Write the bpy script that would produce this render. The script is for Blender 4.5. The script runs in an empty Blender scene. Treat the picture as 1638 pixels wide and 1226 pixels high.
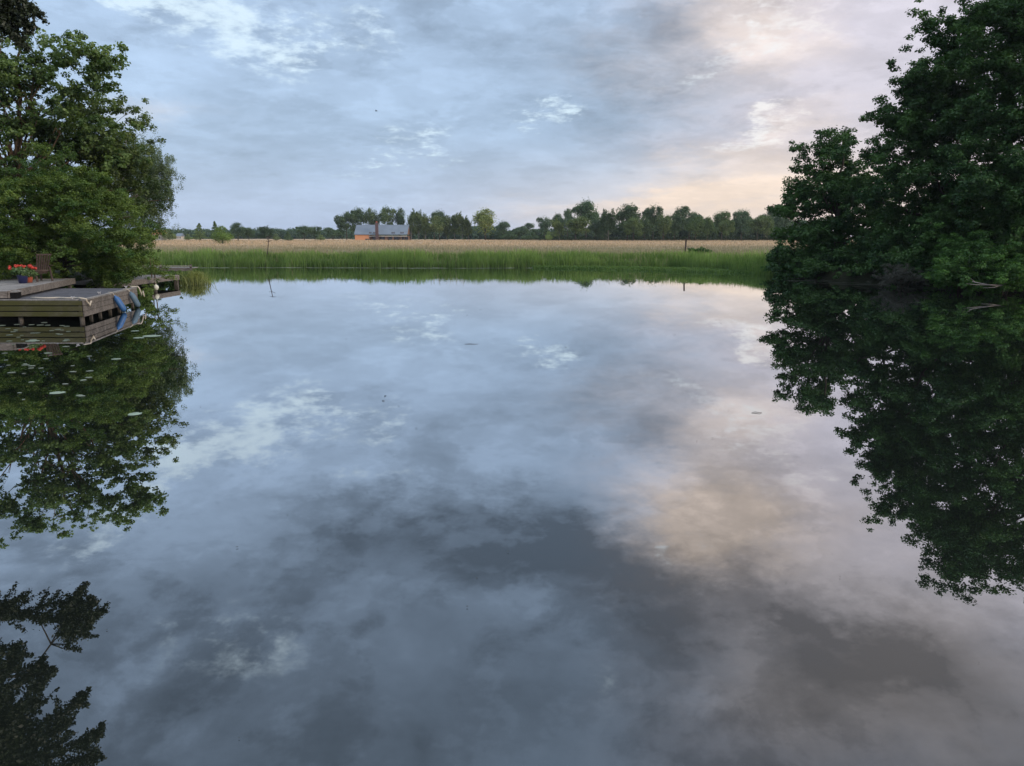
import bpy, bmesh, math, random
import numpy as np
from mathutils import Vector, Matrix
R = math.radians
PI = math.pi
# ------------------------------------------------------------------ camera, sky, sun, exposure
sc = bpy.context.scene
COL = sc.collection
F, CX, CY, HC = 1230.0, 819.0, 613.0, 3.0        # focal length in photo pixels, centre, eye height
PITCH = math.atan((CY - 379.0) / F)
cam = bpy.data.cameras.new('camera'); cam.sensor_width = 36; cam.lens = 36 * F / 1638
cam.clip_start = 0.1; cam.clip_end = 12000
co = bpy.data.objects.new('camera', cam); COL.objects.link(co)
co.location = (0, 0, HC); co.rotation_euler = (PI / 2 - PITCH, 0, 0); sc.camera = co
sc.view_settings.view_transform = 'Standard'; sc.view_settings.look = 'None'
sc.view_settings.exposure = 0.25; sc.view_settings.gamma = 1.0; sc.view_settings.use_curve_mapping = False
sc.cycles.max_bounces = 5; sc.cycles.diffuse_bounces = 2; sc.cycles.glossy_bounces = 2
sc.cycles.transmission_bounces = 3; sc.cycles.transparent_max_bounces = 4
sc.cycles.caustics_reflective = False; sc.cycles.caustics_refractive = False
sc.cycles.volume_bounces = 0; sc.cycles.use_denoising = True

cp, sp = math.cos(PITCH), math.sin(PITCH)
def ray(x, y):
    a = (x - CX) / F; b = (CY - y) / F
    return a, cp + sp * b, -sp + cp * b
def P(x, y, Y):                                   # point seen at photo pixel (x, y), Y metres ahead
    a, b, c = ray(x, y); t = Y / b
    return Vector((a * t, Y, HC + c * t))
def Q(x, y, Y):                                   # point whose mirror image is seen at (x, y)
    p = P(x, y, Y); return Vector((p.x, Y, -p.z))
def W(x, y):                                      # point on the water
    a, b, c = ray(x, y); t = HC / -c
    return Vector((a * t, b * t, 0))
def azel(x, y):
    a, b, c = ray(x, y)
    return math.degrees(math.atan2(a, b)), abs(math.degrees(math.atan2(c, math.hypot(a, b))))

SUN_EL, SUN_AZ = 16.0, 118.0                      # azimuth from +Y towards +X
class NT:
    """tiny helper for wiring math nodes"""
    def __init__(s, tree): s.t = tree; s.n = tree.nodes; s.l = tree.links
    def put(s, sock, v):
        if hasattr(v, 'links') or isinstance(v, bpy.types.NodeSocket): s.l.new(v, sock)
        else: sock.default_value = v
    def m(s, op, a, b=None, c=None, clamp=False):
        n = s.n.new('ShaderNodeMath'); n.operation = op; n.use_clamp = clamp
        s.put(n.inputs[0], a)
        if b is not None: s.put(n.inputs[1], b)
        if c is not None: s.put(n.inputs[2], c)
        return n.outputs[0]
    def step(s, v, a, b, lo=0.0, hi=1.0):
        n = s.n.new('ShaderNodeMapRange'); n.interpolation_type = 'SMOOTHSTEP'
        s.put(n.inputs[0], v)
        for k, q in zip((1, 2, 3, 4), (a, b, lo, hi)): n.inputs[k].default_value = q
        return n.outputs[0]
    def mix(s, f, a, b, mode='MIX'):
        n = s.n.new('ShaderNodeMix'); n.data_type = 'RGBA'; n.blend_type = mode
        s.put(n.inputs[0], f)
        for k, v in ((6, a), (7, b)):
            s.put(n.inputs[k], (*v, 1) if isinstance(v, tuple) and len(v) == 3 else v)
        return n.outputs[2]
    def noise(s, vec, scale, detail=4, rough=.5, dist=0.0, dim='3D', color=False):
        n = s.n.new('ShaderNodeTexNoise'); n.noise_dimensions = dim
        if vec is not None: s.l.new(vec, n.inputs['Vector'])
        n.inputs['Scale'].default_value = scale; n.inputs['Detail'].default_value = detail
        n.inputs['Roughness'].default_value = rough; n.inputs['Distortion'].default_value = dist
        return n.outputs['Color'] if color else n.outputs['Fac']
    def xyz(s, x, y, z):
        n = s.n.new('ShaderNodeCombineXYZ')
        for k, v in enumerate((x, y, z)): s.put(n.inputs[k], v)
        return n.outputs[0]
    def sep(s, v):
        n = s.n.new('ShaderNodeSeparateXYZ'); s.l.new(v, n.inputs[0]); return n.outputs
    def scl(s, v, f):
        n = s.n.new('ShaderNodeVectorMath'); n.operation = 'SCALE'; s.l.new(v, n.inputs[0]); s.put(n.inputs[3], f); return n.outputs[0]

def make_world():
    w = bpy.data.worlds.new('World'); sc.world = w; w.use_nodes = True
    t = w.node_tree; t.nodes.clear(); N = NT(t)
    out = t.nodes.new('ShaderNodeOutputWorld'); bg = t.nodes.new('ShaderNodeBackground')
    t.links.new(bg.outputs[0], out.inputs[0])
    sky = t.nodes.new('ShaderNodeTexSky'); sky.sky_type = 'NISHITA'; sky.sun_disc = False
    sky.sun_elevation = R(SUN_EL); sky.sun_rotation = R(SUN_AZ); sky.dust_density = 2.0
    tc = t.nodes.new('ShaderNodeTexCoord'); d = tc.outputs['Generated']
    X, Y, Z = N.sep(d)
    el = N.m('MULTIPLY', N.m('ARCSINE', N.m('MAXIMUM', N.m('MINIMUM', Z, .9999), -.9999)), 57.2958)
    az = N.m('MULTIPLY', N.m('ARCTAN2', X, Y), 57.2958)
    # clouds lie on a high flat layer, so they flatten towards the horizon
    den = N.m('ADD', N.m('MAXIMUM', Z, 0.0), 0.20)
    pl = N.xyz(N.m('DIVIDE', X, den), N.m('DIVIDE', Y, den), 0.0)
    nA = N.noise(pl, 1.5, 8, .58, .25)
    nB = N.noise(N.xyz(N.m('DIVIDE', X, den), N.m('MULTIPLY', N.m('DIVIDE', Y, den), 1.0), 4.7), 4.2, 8, .6, .3)
    nC = N.noise(N.xyz(N.m('DIVIDE', X, den), N.m('DIVIDE', Y, den), 9.3), 0.55, 3, .5, .2)
    wc = N.sep(N.noise(N.xyz(N.m('DIVIDE', X, den), N.m('DIVIDE', Y, den), 2.2), 2.0, 8, .68, 0, color=True))
    k1 = N.m('MULTIPLY', N.m('SUBTRACT', wc[0], .5), 17.0)
    k2 = N.m('MULTIPLY', N.m('SUBTRACT', wc[1], .5), 10.0)
    k2 = N.m('MULTIPLY', k2, N.step(el, 0.0, 12.0, .35, 1.0))
    u = N.m('ADD', az, k1); v = N.m('ADD', el, k2)
    def blob(x, y, rx, ry, ang=0.0):
        a0, e0 = azel(x, y); rx *= .0466; ry *= .0466
        du = N.m('SUBTRACT', u, a0); dv = N.m('SUBTRACT', v, e0)
        if ang:
            c, s_ = math.cos(R(ang)), math.sin(R(ang))
            p = N.m('ADD', N.m('MULTIPLY', du, c / rx), N.m('MULTIPLY', dv, s_ / rx))
            q = N.m('ADD', N.m('MULTIPLY', du, -s_ / ry), N.m('MULTIPLY', dv, c / ry))
        else:
            p = N.m('MULTIPLY', du, 1 / rx); q = N.m('MULTIPLY', dv, 1 / ry)
        r2 = N.m('ADD', N.m('MULTIPLY', p, p), N.m('MULTIPLY', q, q))
        return N.m('EXPONENT', N.m('MULTIPLY', r2, -1.0))
    # base colour of the cloud sheet, from the blue-grey left to the mauve right
    s = N.m('MULTIPLY', N.step(N.m('ADD', N.m('MULTIPLY', u, .8), N.m('MULTIPLY', az, .2)), 3.0, 22.0), N.step(el, 19.0, 30.0, 1.0, .55))
    base = N.mix(s, (.370, .490, .665), (.55, .525, .595))
    lowl = N.mix(N.step(az, -12, 20), (.46, .56, .75), (.84, .70, .60))
    base = N.mix(N.step(el, 0.0, 8.0, .85, 0.0), base, lowl)
    # blobs: (photo x, y, rx, ry, angle, amount); y below the horizon names the mirrored place
    warm = [(1210, 312, 170, 32, 8, 1.0), (1050, 324, 180, 14, 3, .5), (1200, 110, 130, 60, 30, .08), (1110, 665, 75, 110, 0, .0),
            (1150, 850, 120, 85, -20, 1.0), (1160, 690, 100, 45, -25, .42), (1060, 640, 120, 60, 0, .20), (1230, 235, 120, 30, 15, .45), (1330, 960, 260, 150, 20, .25),
            (1250, 1130, 220, 90, 0, .30), (1560, 1120, 200, 120, 0, .30), (250, 190, 60, 20, 0, .2)]
    lite = [(400, 55, 95, 45, -15, .75), (320, 10, 120, 25, 0, .45), (480, 70, 40, 16, -20, .5), (610, 60, 60, 30, -10, .45), (870, 180, 28, 14, 10, .75),
            (700, 228, 60, 14, 15, .35), (640, 262, 90, 14, 8, .35), (700, 200, 150, 60, 0, .15), (1245, 205, 70, 18, 20, .8), (1280, 222, 60, 14, 10, .5),
            (1235, 25, 40, 18, 20, .25), (1120, 100, 90, 18, 25, .35), (130, 90, 120, 60, 0, .12), (200, 790, 150, 26, -35, .6), (300, 730, 60, 26, -30, .5), (1210, 700, 60, 26, -20, .4), (1085, 905, 26, 16, 0, .6), (1150, 880, 40, 20, 0, .3),
            (350, 1040, 110, 60, 15, .55), (940, 1110, 50, 60, -30, .35), (1330, 760, 160, 80, 0, .30), (600, 770, 70, 12, 0, .45),
            (900, 330, 500, 14, 0, .12), (520, 320, 300, 22, 0, .1)]
    dark = [(900, 100, 190, 60, -10, .42), (560, 30, 70, 45, 0, .35), (1000, 200, 140, 50, -5, .30), (300, 200, 160, 30, 0, .10),
            (640, 840, 190, 50, 5, .50), (860, 860, 160, 60, -10, .42), (860, 770, 150, 50, -10, .18), (500, 950, 260, 70, 15, .26), (950, 890, 170, 60, 20, .30),
            (780, 1150, 300, 90, 0, .40), (1080, 930, 110, 50, -20, .45), (1090, 1010, 140, 70, -20, .35), (1360, 1020, 160, 50, 10, .25), (1300, 930, 130, 60, 10, .30), (1230, 790, 40, 30, 0, .12), (1450, 1080, 200, 60, 15, .22),
            (150, 1000, 160, 50, 20, .12), (1250, 90, 120, 50, 10, .10), (1050, 40, 70, 60, 0, .36), (700, 250, 180, 26, 5, .2), (420, 260, 150, 30, 0, .2)]
    def total(lst):
        acc = None
        for b in lst:
            if b[5] == 0: continue
            g = N.m('MULTIPLY', blob(*b[:5]), b[5]); acc = g if acc is None else N.m('ADD', acc, g)
        return acc
    sw, sl, sd = total(warm), total(lite), total(dark)
    tex = N.step(nB, .35, .68)
    base = N.mix(N.m('MINIMUM', sw, .92), base, (.90, .74, .62))
    nD = N.noise(N.xyz(N.m('DIVIDE', X, den), N.m('DIVIDE', Y, den), 6.1), 9.0, 7, .62, .2)
    bil = N.m('ABSOLUTE', N.m('SUBTRACT', N.noise(N.xyz(N.m('DIVIDE', X, den), N.m('DIVIDE', Y, den), 12.1), 2.6, 6, .55, .4), .5))   # puffy edges
    L = N.m('ADD', N.m('MULTIPLY', N.m('SUBTRACT', nA, .5), 1.5), N.m('MULTIPLY', N.m('SUBTRACT', nC, .5), .35))
    L = N.m('ADD', L, N.m('MULTIPLY', N.m('SUBTRACT', nB, .5), .8))
    nE = N.noise(N.xyz(N.m('DIVIDE', X, den), N.m('DIVIDE', Y, den), 21.0), 19.0, 6, .6, .15)
    L = N.m('ADD', L, N.m('MULTIPLY', N.m('SUBTRACT', nD, .5), N.step(el, 8.0, 24.0, .38, .44)))
    L = N.m('ADD', L, N.m('MULTIPLY', N.m('SUBTRACT', nE, .5), N.step(el, 8.0, 24.0, .12, .16)))
    L = N.m('ADD', L, N.m('MULTIPLY', N.m('SUBTRACT', .09, bil), .9))
    # layered sheets: each has one soft but definite edge
    e1 = N.step(N.m('ADD', nA, N.m('MULTIPLY', N.m('SUBTRACT', nD, .5), .30)), .455, .525)
    e2 = N.step(N.m('ADD', nB, N.m('MULTIPLY', N.m('SUBTRACT', nE, .5), .30)), .48, .55)
    L = N.m('ADD', L, N.m('SUBTRACT', N.m('ADD', N.m('MULTIPLY', e1, .17), N.m('MULTIPLY', e2, .10)), .13))
    L = N.m('MULTIPLY', L, N.step(el, 8.0, 22.0, .44, .82))
    L = N.m('MULTIPLY', L, N.step(el, 0.5, 9.0, .35, 1.0))
    L = N.m('ADD', L, 1.0)
    sdn = N.m('ADD', sd, N.m('MULTIPLY', N.m('ADD', N.m('SUBTRACT', nB, .5), N.m('SUBTRACT', nD, .5)), N.m('MINIMUM', N.m('MULTIPLY', sd, 4.0), .9)))
    L = N.m('SUBTRACT', L, N.m('MULTIPLY', N.step(sdn, .0, .75), .34))
    vw = N.m('ADD', v, N.m('MULTIPLY', N.m('ADD', N.m('SUBTRACT', nD, .5), N.m('MULTIPLY', N.m('SUBTRACT', nB, .5), .8)), 9.0))
    left = N.step(N.m('ADD', u, N.m('MULTIPLY', N.m('SUBTRACT', nD, .5), 14.0)), 6.0, 12.0, 1.0, 0.0)
    bank = N.m('ADD', N.m('MULTIPLY', N.m('MULTIPLY', N.step(N.m('ADD', vw, N.m('MULTIPLY', az, -.10)), 18.6, 21.6), left), .27),
               N.m('MULTIPLY', N.m('MULTIPLY', N.step(vw, 23.5, 26.5), N.m('SUBTRACT', 1.0, left)), .27))
    L = N.m('SUBTRACT', L, bank)
    L = N.m('MAXIMUM', L, .33)
    col = N.scl(base, L)
    fine = N.m('ADD', N.m('MULTIPLY', N.m('SUBTRACT', nB, .5), 1.5), N.m('ADD', N.m('MULTIPLY', N.m('SUBTRACT', nD, .5), 2.6), N.m('MULTIPLY', N.m('SUBTRACT', nE, .5), 1.8)))
    gap = N.step(N.m('ADD', sl, N.m('MULTIPLY', fine, N.m('MINIMUM', N.m('MULTIPLY', sl, 3.0), 1.0))), .18, 1.25)
    col = N.mix(N.m('MULTIPLY', gap, .85), col, N.mix(s, (.70, .85, .95), (.90, .86, .84)))
    up = N.step(el, 40.0, 70.0)  # sky overhead, out of view, raised to light the foliage
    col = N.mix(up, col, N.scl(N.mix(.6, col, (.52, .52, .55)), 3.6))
    # unseen sky behind the viewer brightened to lift the light on the foliage
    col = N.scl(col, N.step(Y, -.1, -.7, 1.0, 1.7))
    skyc = N.scl(sky.outputs[0], 0.10)
    col = N.mix(0.12, col, skyc)
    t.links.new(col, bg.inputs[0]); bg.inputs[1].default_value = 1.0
    w.cycles.sampling_method = 'MANUAL'; w.cycles.sample_map_resolution = 512
make_world()
sl = bpy.data.lights.new('sun', 'SUN'); sl.energy = 1.5; sl.angle = R(12); sl.color = (1.0, .87, .73)
so = bpy.data.objects.new('sun', sl); COL.objects.link(so)
sd_ = Vector((math.sin(R(SUN_AZ)) * math.cos(R(SUN_EL)), math.cos(R(SUN_AZ)) * math.cos(R(SUN_EL)), math.sin(R(SUN_EL))))
so.rotation_euler = sd_.to_track_quat('Z', 'Y').to_euler(); so.location = (0, 0, 60)

# ------------------------------------------------------------------ helpers
def link(o, parent=None):
    COL.objects.link(o)
    if parent is not None: o.parent = parent
    return o
def tag(o, label=None, cat=None, group=None, kind=None):
    for k, v in (('label', label), ('category', cat), ('group', group), ('kind', kind)):
        if v: o[k] = v
    return o
def thing(name, loc, label, cat, group=None, rz=0.0):
    o = bpy.data.objects.new(name, None); link(o); o.location = loc; o.rotation_euler = (0, 0, rz)
    o.empty_display_size = .3
    return tag(o, label, cat, group)
def obj(name, me, mat, parent=None):
    if mat is not None and not me.materials: me.materials.append(mat)
    return link(bpy.data.objects.new(name, me), parent)
def npmesh(name, V, faces, k, tint=None, smooth=False):
    me = bpy.data.meshes.new(name); V = np.asarray(V, np.float32); faces = np.asarray(faces, np.int32)
    n = len(faces)
    me.vertices.add(len(V)); me.vertices.foreach_set('co', V.ravel())
    me.loops.add(n * k); me.loops.foreach_set('vertex_index', faces.ravel())
    me.polygons.add(n); me.polygons.foreach_set('loop_start', np.arange(0, n * k, k, dtype=np.int32))
    if tint is not None:
        a = me.attributes.new('tint', 'FLOAT', 'POINT'); a.data.foreach_set('value', np.asarray(tint, np.float32))
    me.update(calc_edges=True)
    me.polygons.foreach_set('use_smooth', np.full(n, smooth)); me.validate()
    return me
class MB:
    """collects boxes and tubes into one bmesh"""
    def __init__(s): s.bm = bmesh.new()
    def box(s, c, size, rot=None, bev=0.0):
        g = bmesh.ops.create_cube(s.bm, size=1.0); vs = g['verts']
        M = Matrix.Translation(c) @ (rot.to_4x4() if rot is not None else Matrix.Identity(4)) @ Matrix.Diagonal((*size, 1))
        for v in vs: v.co = M @ v.co
        if bev:
            es = list({e for v in vs for e in v.link_edges})
            bmesh.ops.bevel(s.bm, geom=es, offset=bev, segments=1, affect='EDGES')
        return s
    def bar(s, a, b, w, h, bev=0.0):               # board from a to b
        a, b = Vector(a), Vector(b); d = b - a
        q = d.to_track_quat('X', 'Z').to_matrix()
        return s.box((a + b) / 2, (d.length, w, h), q, bev)
    def tube(s, pts, rad, seg=8, cap=True):
        pts = [Vector(p) for p in pts]; rings = []
        n = len(pts)
        if not hasattr(rad, '__len__'): rad = [rad] * n
        for i, p in enumerate(pts):
            d = (pts[min(i + 1, n - 1)] - pts[max(i - 1, 0)]).normalized()
            ref = Vector((0, 0, 1)) if abs(d.z) < .9 else Vector((1, 0, 0))
            x = d.cross(ref).normalized(); y = d.cross(x)
            rings.append([s.bm.verts.new(p + (x * math.cos(2 * PI * j / seg) + y * math.sin(2 * PI * j / seg)) * rad[i]) for j in range(seg)])
        for r0, r1 in zip(rings, rings[1:]):
            for j in range(seg):
                s.bm.faces.new((r0[j], r0[(j + 1) % seg], r1[(j + 1) % seg], r1[j]))
        if cap:
            s.bm.faces.new(rings[0][::-1]); s.bm.faces.new(rings[-1])
        return s
    def lathe(s, c, prof, seg=20):
        c = Vector(c); rings = []
        for r, z in prof:
            rings.append([s.bm.verts.new(c + Vector((r * math.cos(2 * PI * j / seg), r * math.sin(2 * PI * j / seg), z))) for j in range(seg)])
        for r0, r1 in zip(rings, rings[1:]):
            for j in range(seg): s.bm.faces.new((r0[j], r0[(j + 1) % seg], r1[(j + 1) % seg], r1[j]))
        s.bm.faces.new(rings[0][::-1]); s.bm.faces.new(rings[-1])
        return s
    def build(s, name, mat, parent=None, smooth=False):
        bmesh.ops.recalc_face_normals(s.bm, faces=s.bm.faces)
        me = bpy.data.meshes.new(name); s.bm.to_mesh(me); s.bm.free()
        for p in me.polygons: p.use_smooth = smooth
        return obj(name, me, mat, parent)

# ------------------------------------------------------------------ materials
def newmat(name):
    m = bpy.data.materials.new(name); m.use_nodes = True; t = m.node_tree; t.nodes.clear()
    o = t.nodes.new('ShaderNodeOutputMaterial'); return m, NT(t), o
def prin(N, o, col, rough=.8, spec=.3, metal=0.0, bump=None, bstr=.3, bdist=.02):
    b = N.n.new('ShaderNodeBsdfPrincipled'); N.put(b.inputs['Base Color'], (*col, 1) if isinstance(col, tuple) and len(col) == 3 else col)
    N.put(b.inputs['Roughness'], rough); b.inputs['Specular IOR Level'].default_value = spec; N.put(b.inputs['Metallic'], metal)
    if bump is not None:
        bn = N.n.new('ShaderNodeBump'); bn.inputs['Strength'].default_value = bstr; bn.inputs['Distance'].default_value = bdist
        N.l.new(bump, bn.inputs['Height']); N.l.new(bn.outputs[0], b.inputs['Normal'])
    N.l.new(b.outputs[0], o.inputs[0]); return b
def leafmat(name, c0, c1, trans=.25, gloss=.05):
    m, N, o = newmat(name)
    at = N.n.new('ShaderNodeAttribute'); at.attribute_name = 'tint'
    oi = N.n.new('ShaderNodeObjectInfo')
    g = N.n.new('ShaderNodeNewGeometry')
    big = N.noise(g.outputs['Position'], .35, 2, .5)
    f = N.m('ADD', at.outputs['Fac'], N.m('MULTIPLY', N.m('SUBTRACT', big, .5), .9), clamp=True)
    c = N.mix(f, c0, c1); c = N.mix(1.0, c, oi.outputs['Color'], 'MULTIPLY')
    df = N.n.new('ShaderNodeBsdfDiffuse'); tr = N.n.new('ShaderNodeBsdfTranslucent'); gl = N.n.new('ShaderNodeBsdfGlossy')
    gl.inputs['Roughness'].default_value = .55
    N.l.new(c, df.inputs[0]); N.l.new(N.mix(1.0, c, (1.2, 1.25, .6), 'MULTIPLY'), tr.inputs[0])
    mx = N.n.new('ShaderNodeMixShader'); mx.inputs[0].default_value = trans
    N.l.new(df.outputs[0], mx.inputs[1]); N.l.new(tr.outputs[0], mx.inputs[2])
    m2 = N.n.new('ShaderNodeMixShader'); m2.inputs[0].default_value = gloss
    N.l.new(mx.outputs[0], m2.inputs[1]); N.l.new(gl.outputs[0], m2.inputs[2]); N.l.new(m2.outputs[0], o.inputs[0])
    return m
def woodmat(name, c0, c1, scale=6.0, stretch=(1, 1, 1), alga=None, rough=.85):
    m, N, o = newmat(name)
    g = N.n.new('ShaderNodeNewGeometry'); mp = N.n.new('ShaderNodeMapping'); N.l.new(g.outputs['Position'], mp.inputs[0])
    mp.inputs['Scale'].default_value = stretch
    n = N.noise(mp.outputs[0], scale, 6, .65)
    n2 = N.noise(g.outputs['Position'], 1.3, 4, .6)
    c = N.mix(N.step(n, .3, .7), c0, c1)
    c = N.mix(N.step(n2, .45, .7, 0, .55), c, tuple(x * .55 for x in c0))
    n3 = N.noise(g.outputs['Position'], 4.5, 5, .7); c = N.mix(N.step(n3, .52, .68, 0, .5), c, tuple(min(1, x * 1.25) for x in c1))
    if alga: c = N.mix(N.step(n2, .35, .6, .25, .95), c, alga)
    prin(N, o, c, rough, .25, bump=n, bstr=.5, bdist=.01); return m
def plain(name, c, rough=.6, spec=.4, var=.25, scale=9.0, metal=0.0):
    m, N, o = newmat(name); g = N.n.new('ShaderNodeNewGeometry'); n = N.noise(g.outputs['Position'], scale, 4, .6)
    prin(N, o, N.mix(n, tuple(x * (1 - var) for x in c), tuple(min(1, x * (1 + var)) for x in c)), rough, spec, metal, bump=n, bstr=.15); return m
def barkmat(name, c0, c1):
    m, N, o = newmat(name); g = N.n.new('ShaderNodeNewGeometry'); mp = N.n.new('ShaderNodeMapping')
    N.l.new(g.outputs['Position'], mp.inputs[0]); mp.inputs['Scale'].default_value = (1, 1, .25)
    n = N.noise(mp.outputs[0], 14, 6, .7); prin(N, o, N.mix(n, c0, c1), .9, .1, bump=n, bstr=.8, bdist=.03); return m

M = {}
M['bark'] = barkmat('bark', (.03, .025, .02), (.10, .085, .065))
M['bark_warm'] = barkmat('bark_warm', (.07, .045, .028), (.17, .12, .08))
M['bark_pale'] = barkmat('bark_pale', (.12, .11, .09), (.30, .28, .25))
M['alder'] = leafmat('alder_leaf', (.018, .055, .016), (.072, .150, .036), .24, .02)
M['willow'] = leafmat('low_bush_leaf', (.028, .080, .018), (.085, .19, .038), .3, .02)
M['maple'] = leafmat('maple_leaf', (.050, .100, .026), (.170, .250, .070), .38, .03)
M['birch'] = leafmat('birch_leaf', (.075, .115, .062), (.165, .220, .110), .35, .02)
M['hornbeam'] = leafmat('hornbeam_leaf', (.036, .088, .018), (.165, .235, .052), .34, .02)
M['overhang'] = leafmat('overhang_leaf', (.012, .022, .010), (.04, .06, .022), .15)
M['far'] = leafmat('far_leaf', (.085, .125, .060), (.210, .255, .130), .28, .02)
M['deadbrush'] = leafmat('dead_brush', (.030, .036, .024), (.075, .075, .055), .1)
M['reed'] = leafmat('reed_leaf', (.085, .165, .038), (.280, .395, .120), .40, .02)
M['pot_leaf'] = leafmat('geranium_leaf', (.03, .08, .015), (.10, .17, .04), .25)
M['petal'] = plain('red_petal', (.50, .06, .04), .5, .3, .3, 30)
M['tussock'] = leafmat('tussock_leaf', (.10, .15, .03), (.30, .33, .10), .35)
M['deck_dark'] = woodmat('deck_dark', (.060, .062, .070), (.115, .118, .130), 5, (1, 8, 1))
M['deck_grey'] = woodmat('deck_grey', (.16, .15, .14), (.30, .29, .27), 5, (8, 1, 1))
M['fascia_side'] = woodmat('fascia_side', (.10, .090, .080), (.25, .225, .20), 5, (1.5, 1.5, 9))
M['fascia_front'] = woodmat('fascia_front', (.065, .060, .042), (.13, .12, .08), 6, (1.2, 3, 9), alga=(.070, .070, .022))
M['pile'] = woodmat('pile', (.05, .045, .038), (.14, .125, .105), 8, (6, 6, 1))
M['dark_wood'] = woodmat('dark_wood', (.035, .025, .022), (.09, .065, .055), 8, (6, 6, 1))
M['rope'] = plain('rope', (.50, .45, .36), .9, .1, .35, 60)
M['fender'] = plain('fender_blue', (.03, .115, .29), .5, .5, .25, 5)
M['fender_dirty'] = plain('fender_weathered', (.09, .15, .20), .6, .4, .45, 5)
M['steel'] = plain('galvanised', (.5, .5, .5), .4, .5, .2, 20, .8)
M['pot'] = plain('pot_blue', (.025, .03, .10), .3, .5, .2)
M['pot_red'] = plain('pot_terracotta', (.50, .13, .07), .7, .3, .2)
M['white'] = plain('white_plastic', (.72, .73, .62), .5, .4, .15)
M['pad'] = plain('lily_pad', (.20, .24, .18), .35, .5, .35, 3)
M['pad_pale'] = plain('lily_pad_pale', (.30, .38, .29), .3, .6, .25, 3)
M['scum'] = plain('scum', (.34, .38, .26), .5, .4, .3, 3)
M['wall_dim'] = plain('shade_toned_cladding', (.22, .13, .09), .8, .2, .2, 2)  # cladding colour darkened to stand for the shade of the verandah
M['brick'] = plain('brick_chimney', (.105, .07, .068), .85, .2, .25, 4)
M['clad'] = plain('orange_cladding', (.62, .29, .15), .8, .2, .14, 2)
M['roof_metal'] = plain('roof_zinc', (.155, .19, .225), .6, .3, .3, .30, .2)
M['glass_dark'] = plain('dark_glass', (.03, .028, .035), .12, .6, .1)
M['beam_pale'] = plain('pale_beam', (.45, .42, .36), .8, .2, .1)
M['blackish'] = plain('blackish', (.012, .012, .012), .9, .1, .2)

# ------------------------------------------------------------------ setting: terrain, water, path of the bank
POND = [(-21.5, 8), (-20.8, 30), (-21.9, 40), (-22.6, 50), (-25.5, 54), (-32, 61), (-60, 66), (-75, 77.3), (-30, 77.6), (-8, 77.2), (8, 77.5), (16, 76.0), (19.5, 70.0), (20.6, 60.5), (22.0, 53),
        (25.6, 45.5), (29.0, 38), (34, 25), (40, 0), (40, -25), (-34, -25), (-24, -4)]
def pond_sd(X, Y):                                 # signed distance, negative in the pond
    d2 = np.full(X.shape, 1e18); inside = np.zeros(X.shape, bool); n = len(POND)
    for i in range(n):
        x0, y0 = POND[i]; x1, y1 = POND[(i + 1) % n]; ex, ey = x1 - x0, y1 - y0
        t = np.clip(((X - x0) * ex + (Y - y0) * ey) / (ex * ex + ey * ey), 0, 1)
        d2 = np.minimum(d2, (X - x0 - ex * t) ** 2 + (Y - y0 - ey * t) ** 2)
        c = ((y0 > Y) != (y1 > Y)) & (X < ex * (Y - y0) / (ey if ey else 1e-9) + x0); inside ^= c
    d = np.sqrt(d2); return np.where(inside, -d, d)
def sst(x, a, b): t = np.clip((x - a) / (b - a), 0, 1); return t * t * (3 - 2 * t)
def ground_z(X, Y):
    X = np.asarray(X, float); Y = np.asarray(Y, float)
    d = pond_sd(X, Y)
    wob = .10 * np.sin(X * .37 + 1.3) * np.cos(Y * .29) + .05 * np.sin(X * 1.3 + Y * .9)
    z = np.where(d < 0, -1.6 * sst(-d, 0, 2.5) - .12, -.12 + .95 * sst(d, 0, 2.0))
    far = sst(Y, 85, 300) * .62
    return z + np.where(d > 0, (far + wob) * sst(d, 0, 4), 0)
def axis(lo, a, b, hi, step, grow=1.13):
    c = list(np.arange(a, b + 1e-6, step)); s = step; x = c[-1]
    while x < hi: s *= grow; x += s; c.append(x)
    s = step; x = c[0]; pre = []
    while x > lo: s *= grow; x -= s; pre.append(x)
    return np.array(pre[::-1] + c)
ax_, ay_ = axis(-5000, -76, 62, 5000, .9), axis(-1500, -27, 92, 7000, .9)
GX, GY = np.meshgrid(ax_, ay_); GZ = ground_z(GX, GY)
nx, ny = len(ax_), len(ay_); idx = np.arange(nx * ny).reshape(ny, nx)
fc = np.stack([idx[:-1, :-1], idx[:-1, 1:], idx[1:, 1:], idx[1:, :-1]], -1).reshape(-1, 4)
def field_colour(N, hmix=None):
    g = N.n.new('ShaderNodeNewGeometry'); p = g.outputs['Position']; x, y, z = N.sep(p)
    w1 = N.noise(N.xyz(N.m('MULTIPLY', x, .05), N.m('MULTIPLY', y, .028), 0.0), 1.0, 5, .6)
    w2 = N.noise(N.xyz(N.m('MULTIPLY', x, .4), N.m('MULTIPLY', y, .12), 3.0), 1.0, 4, .6)
    yy = N.m('MULTIPLY', y, N.m('ADD', 1.0, N.m('MULTIPLY', N.m('SUBTRACT', w1, .5), .5)))
    c = N.mix(N.step(yy, 78, 92), (.135, .160, .060), (.29, .27, .175))
    c = N.mix(N.step(yy, 118, 195), c, (.53, .405, .27))
    c = N.mix(N.step(w1, .52, .70, 0, .6), c, (.19, .18, .085))
    c = N.mix(N.step(w2, .35, .75, 0, .3), c, (.40, .28, .20))
    return c, p, x, y
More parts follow.
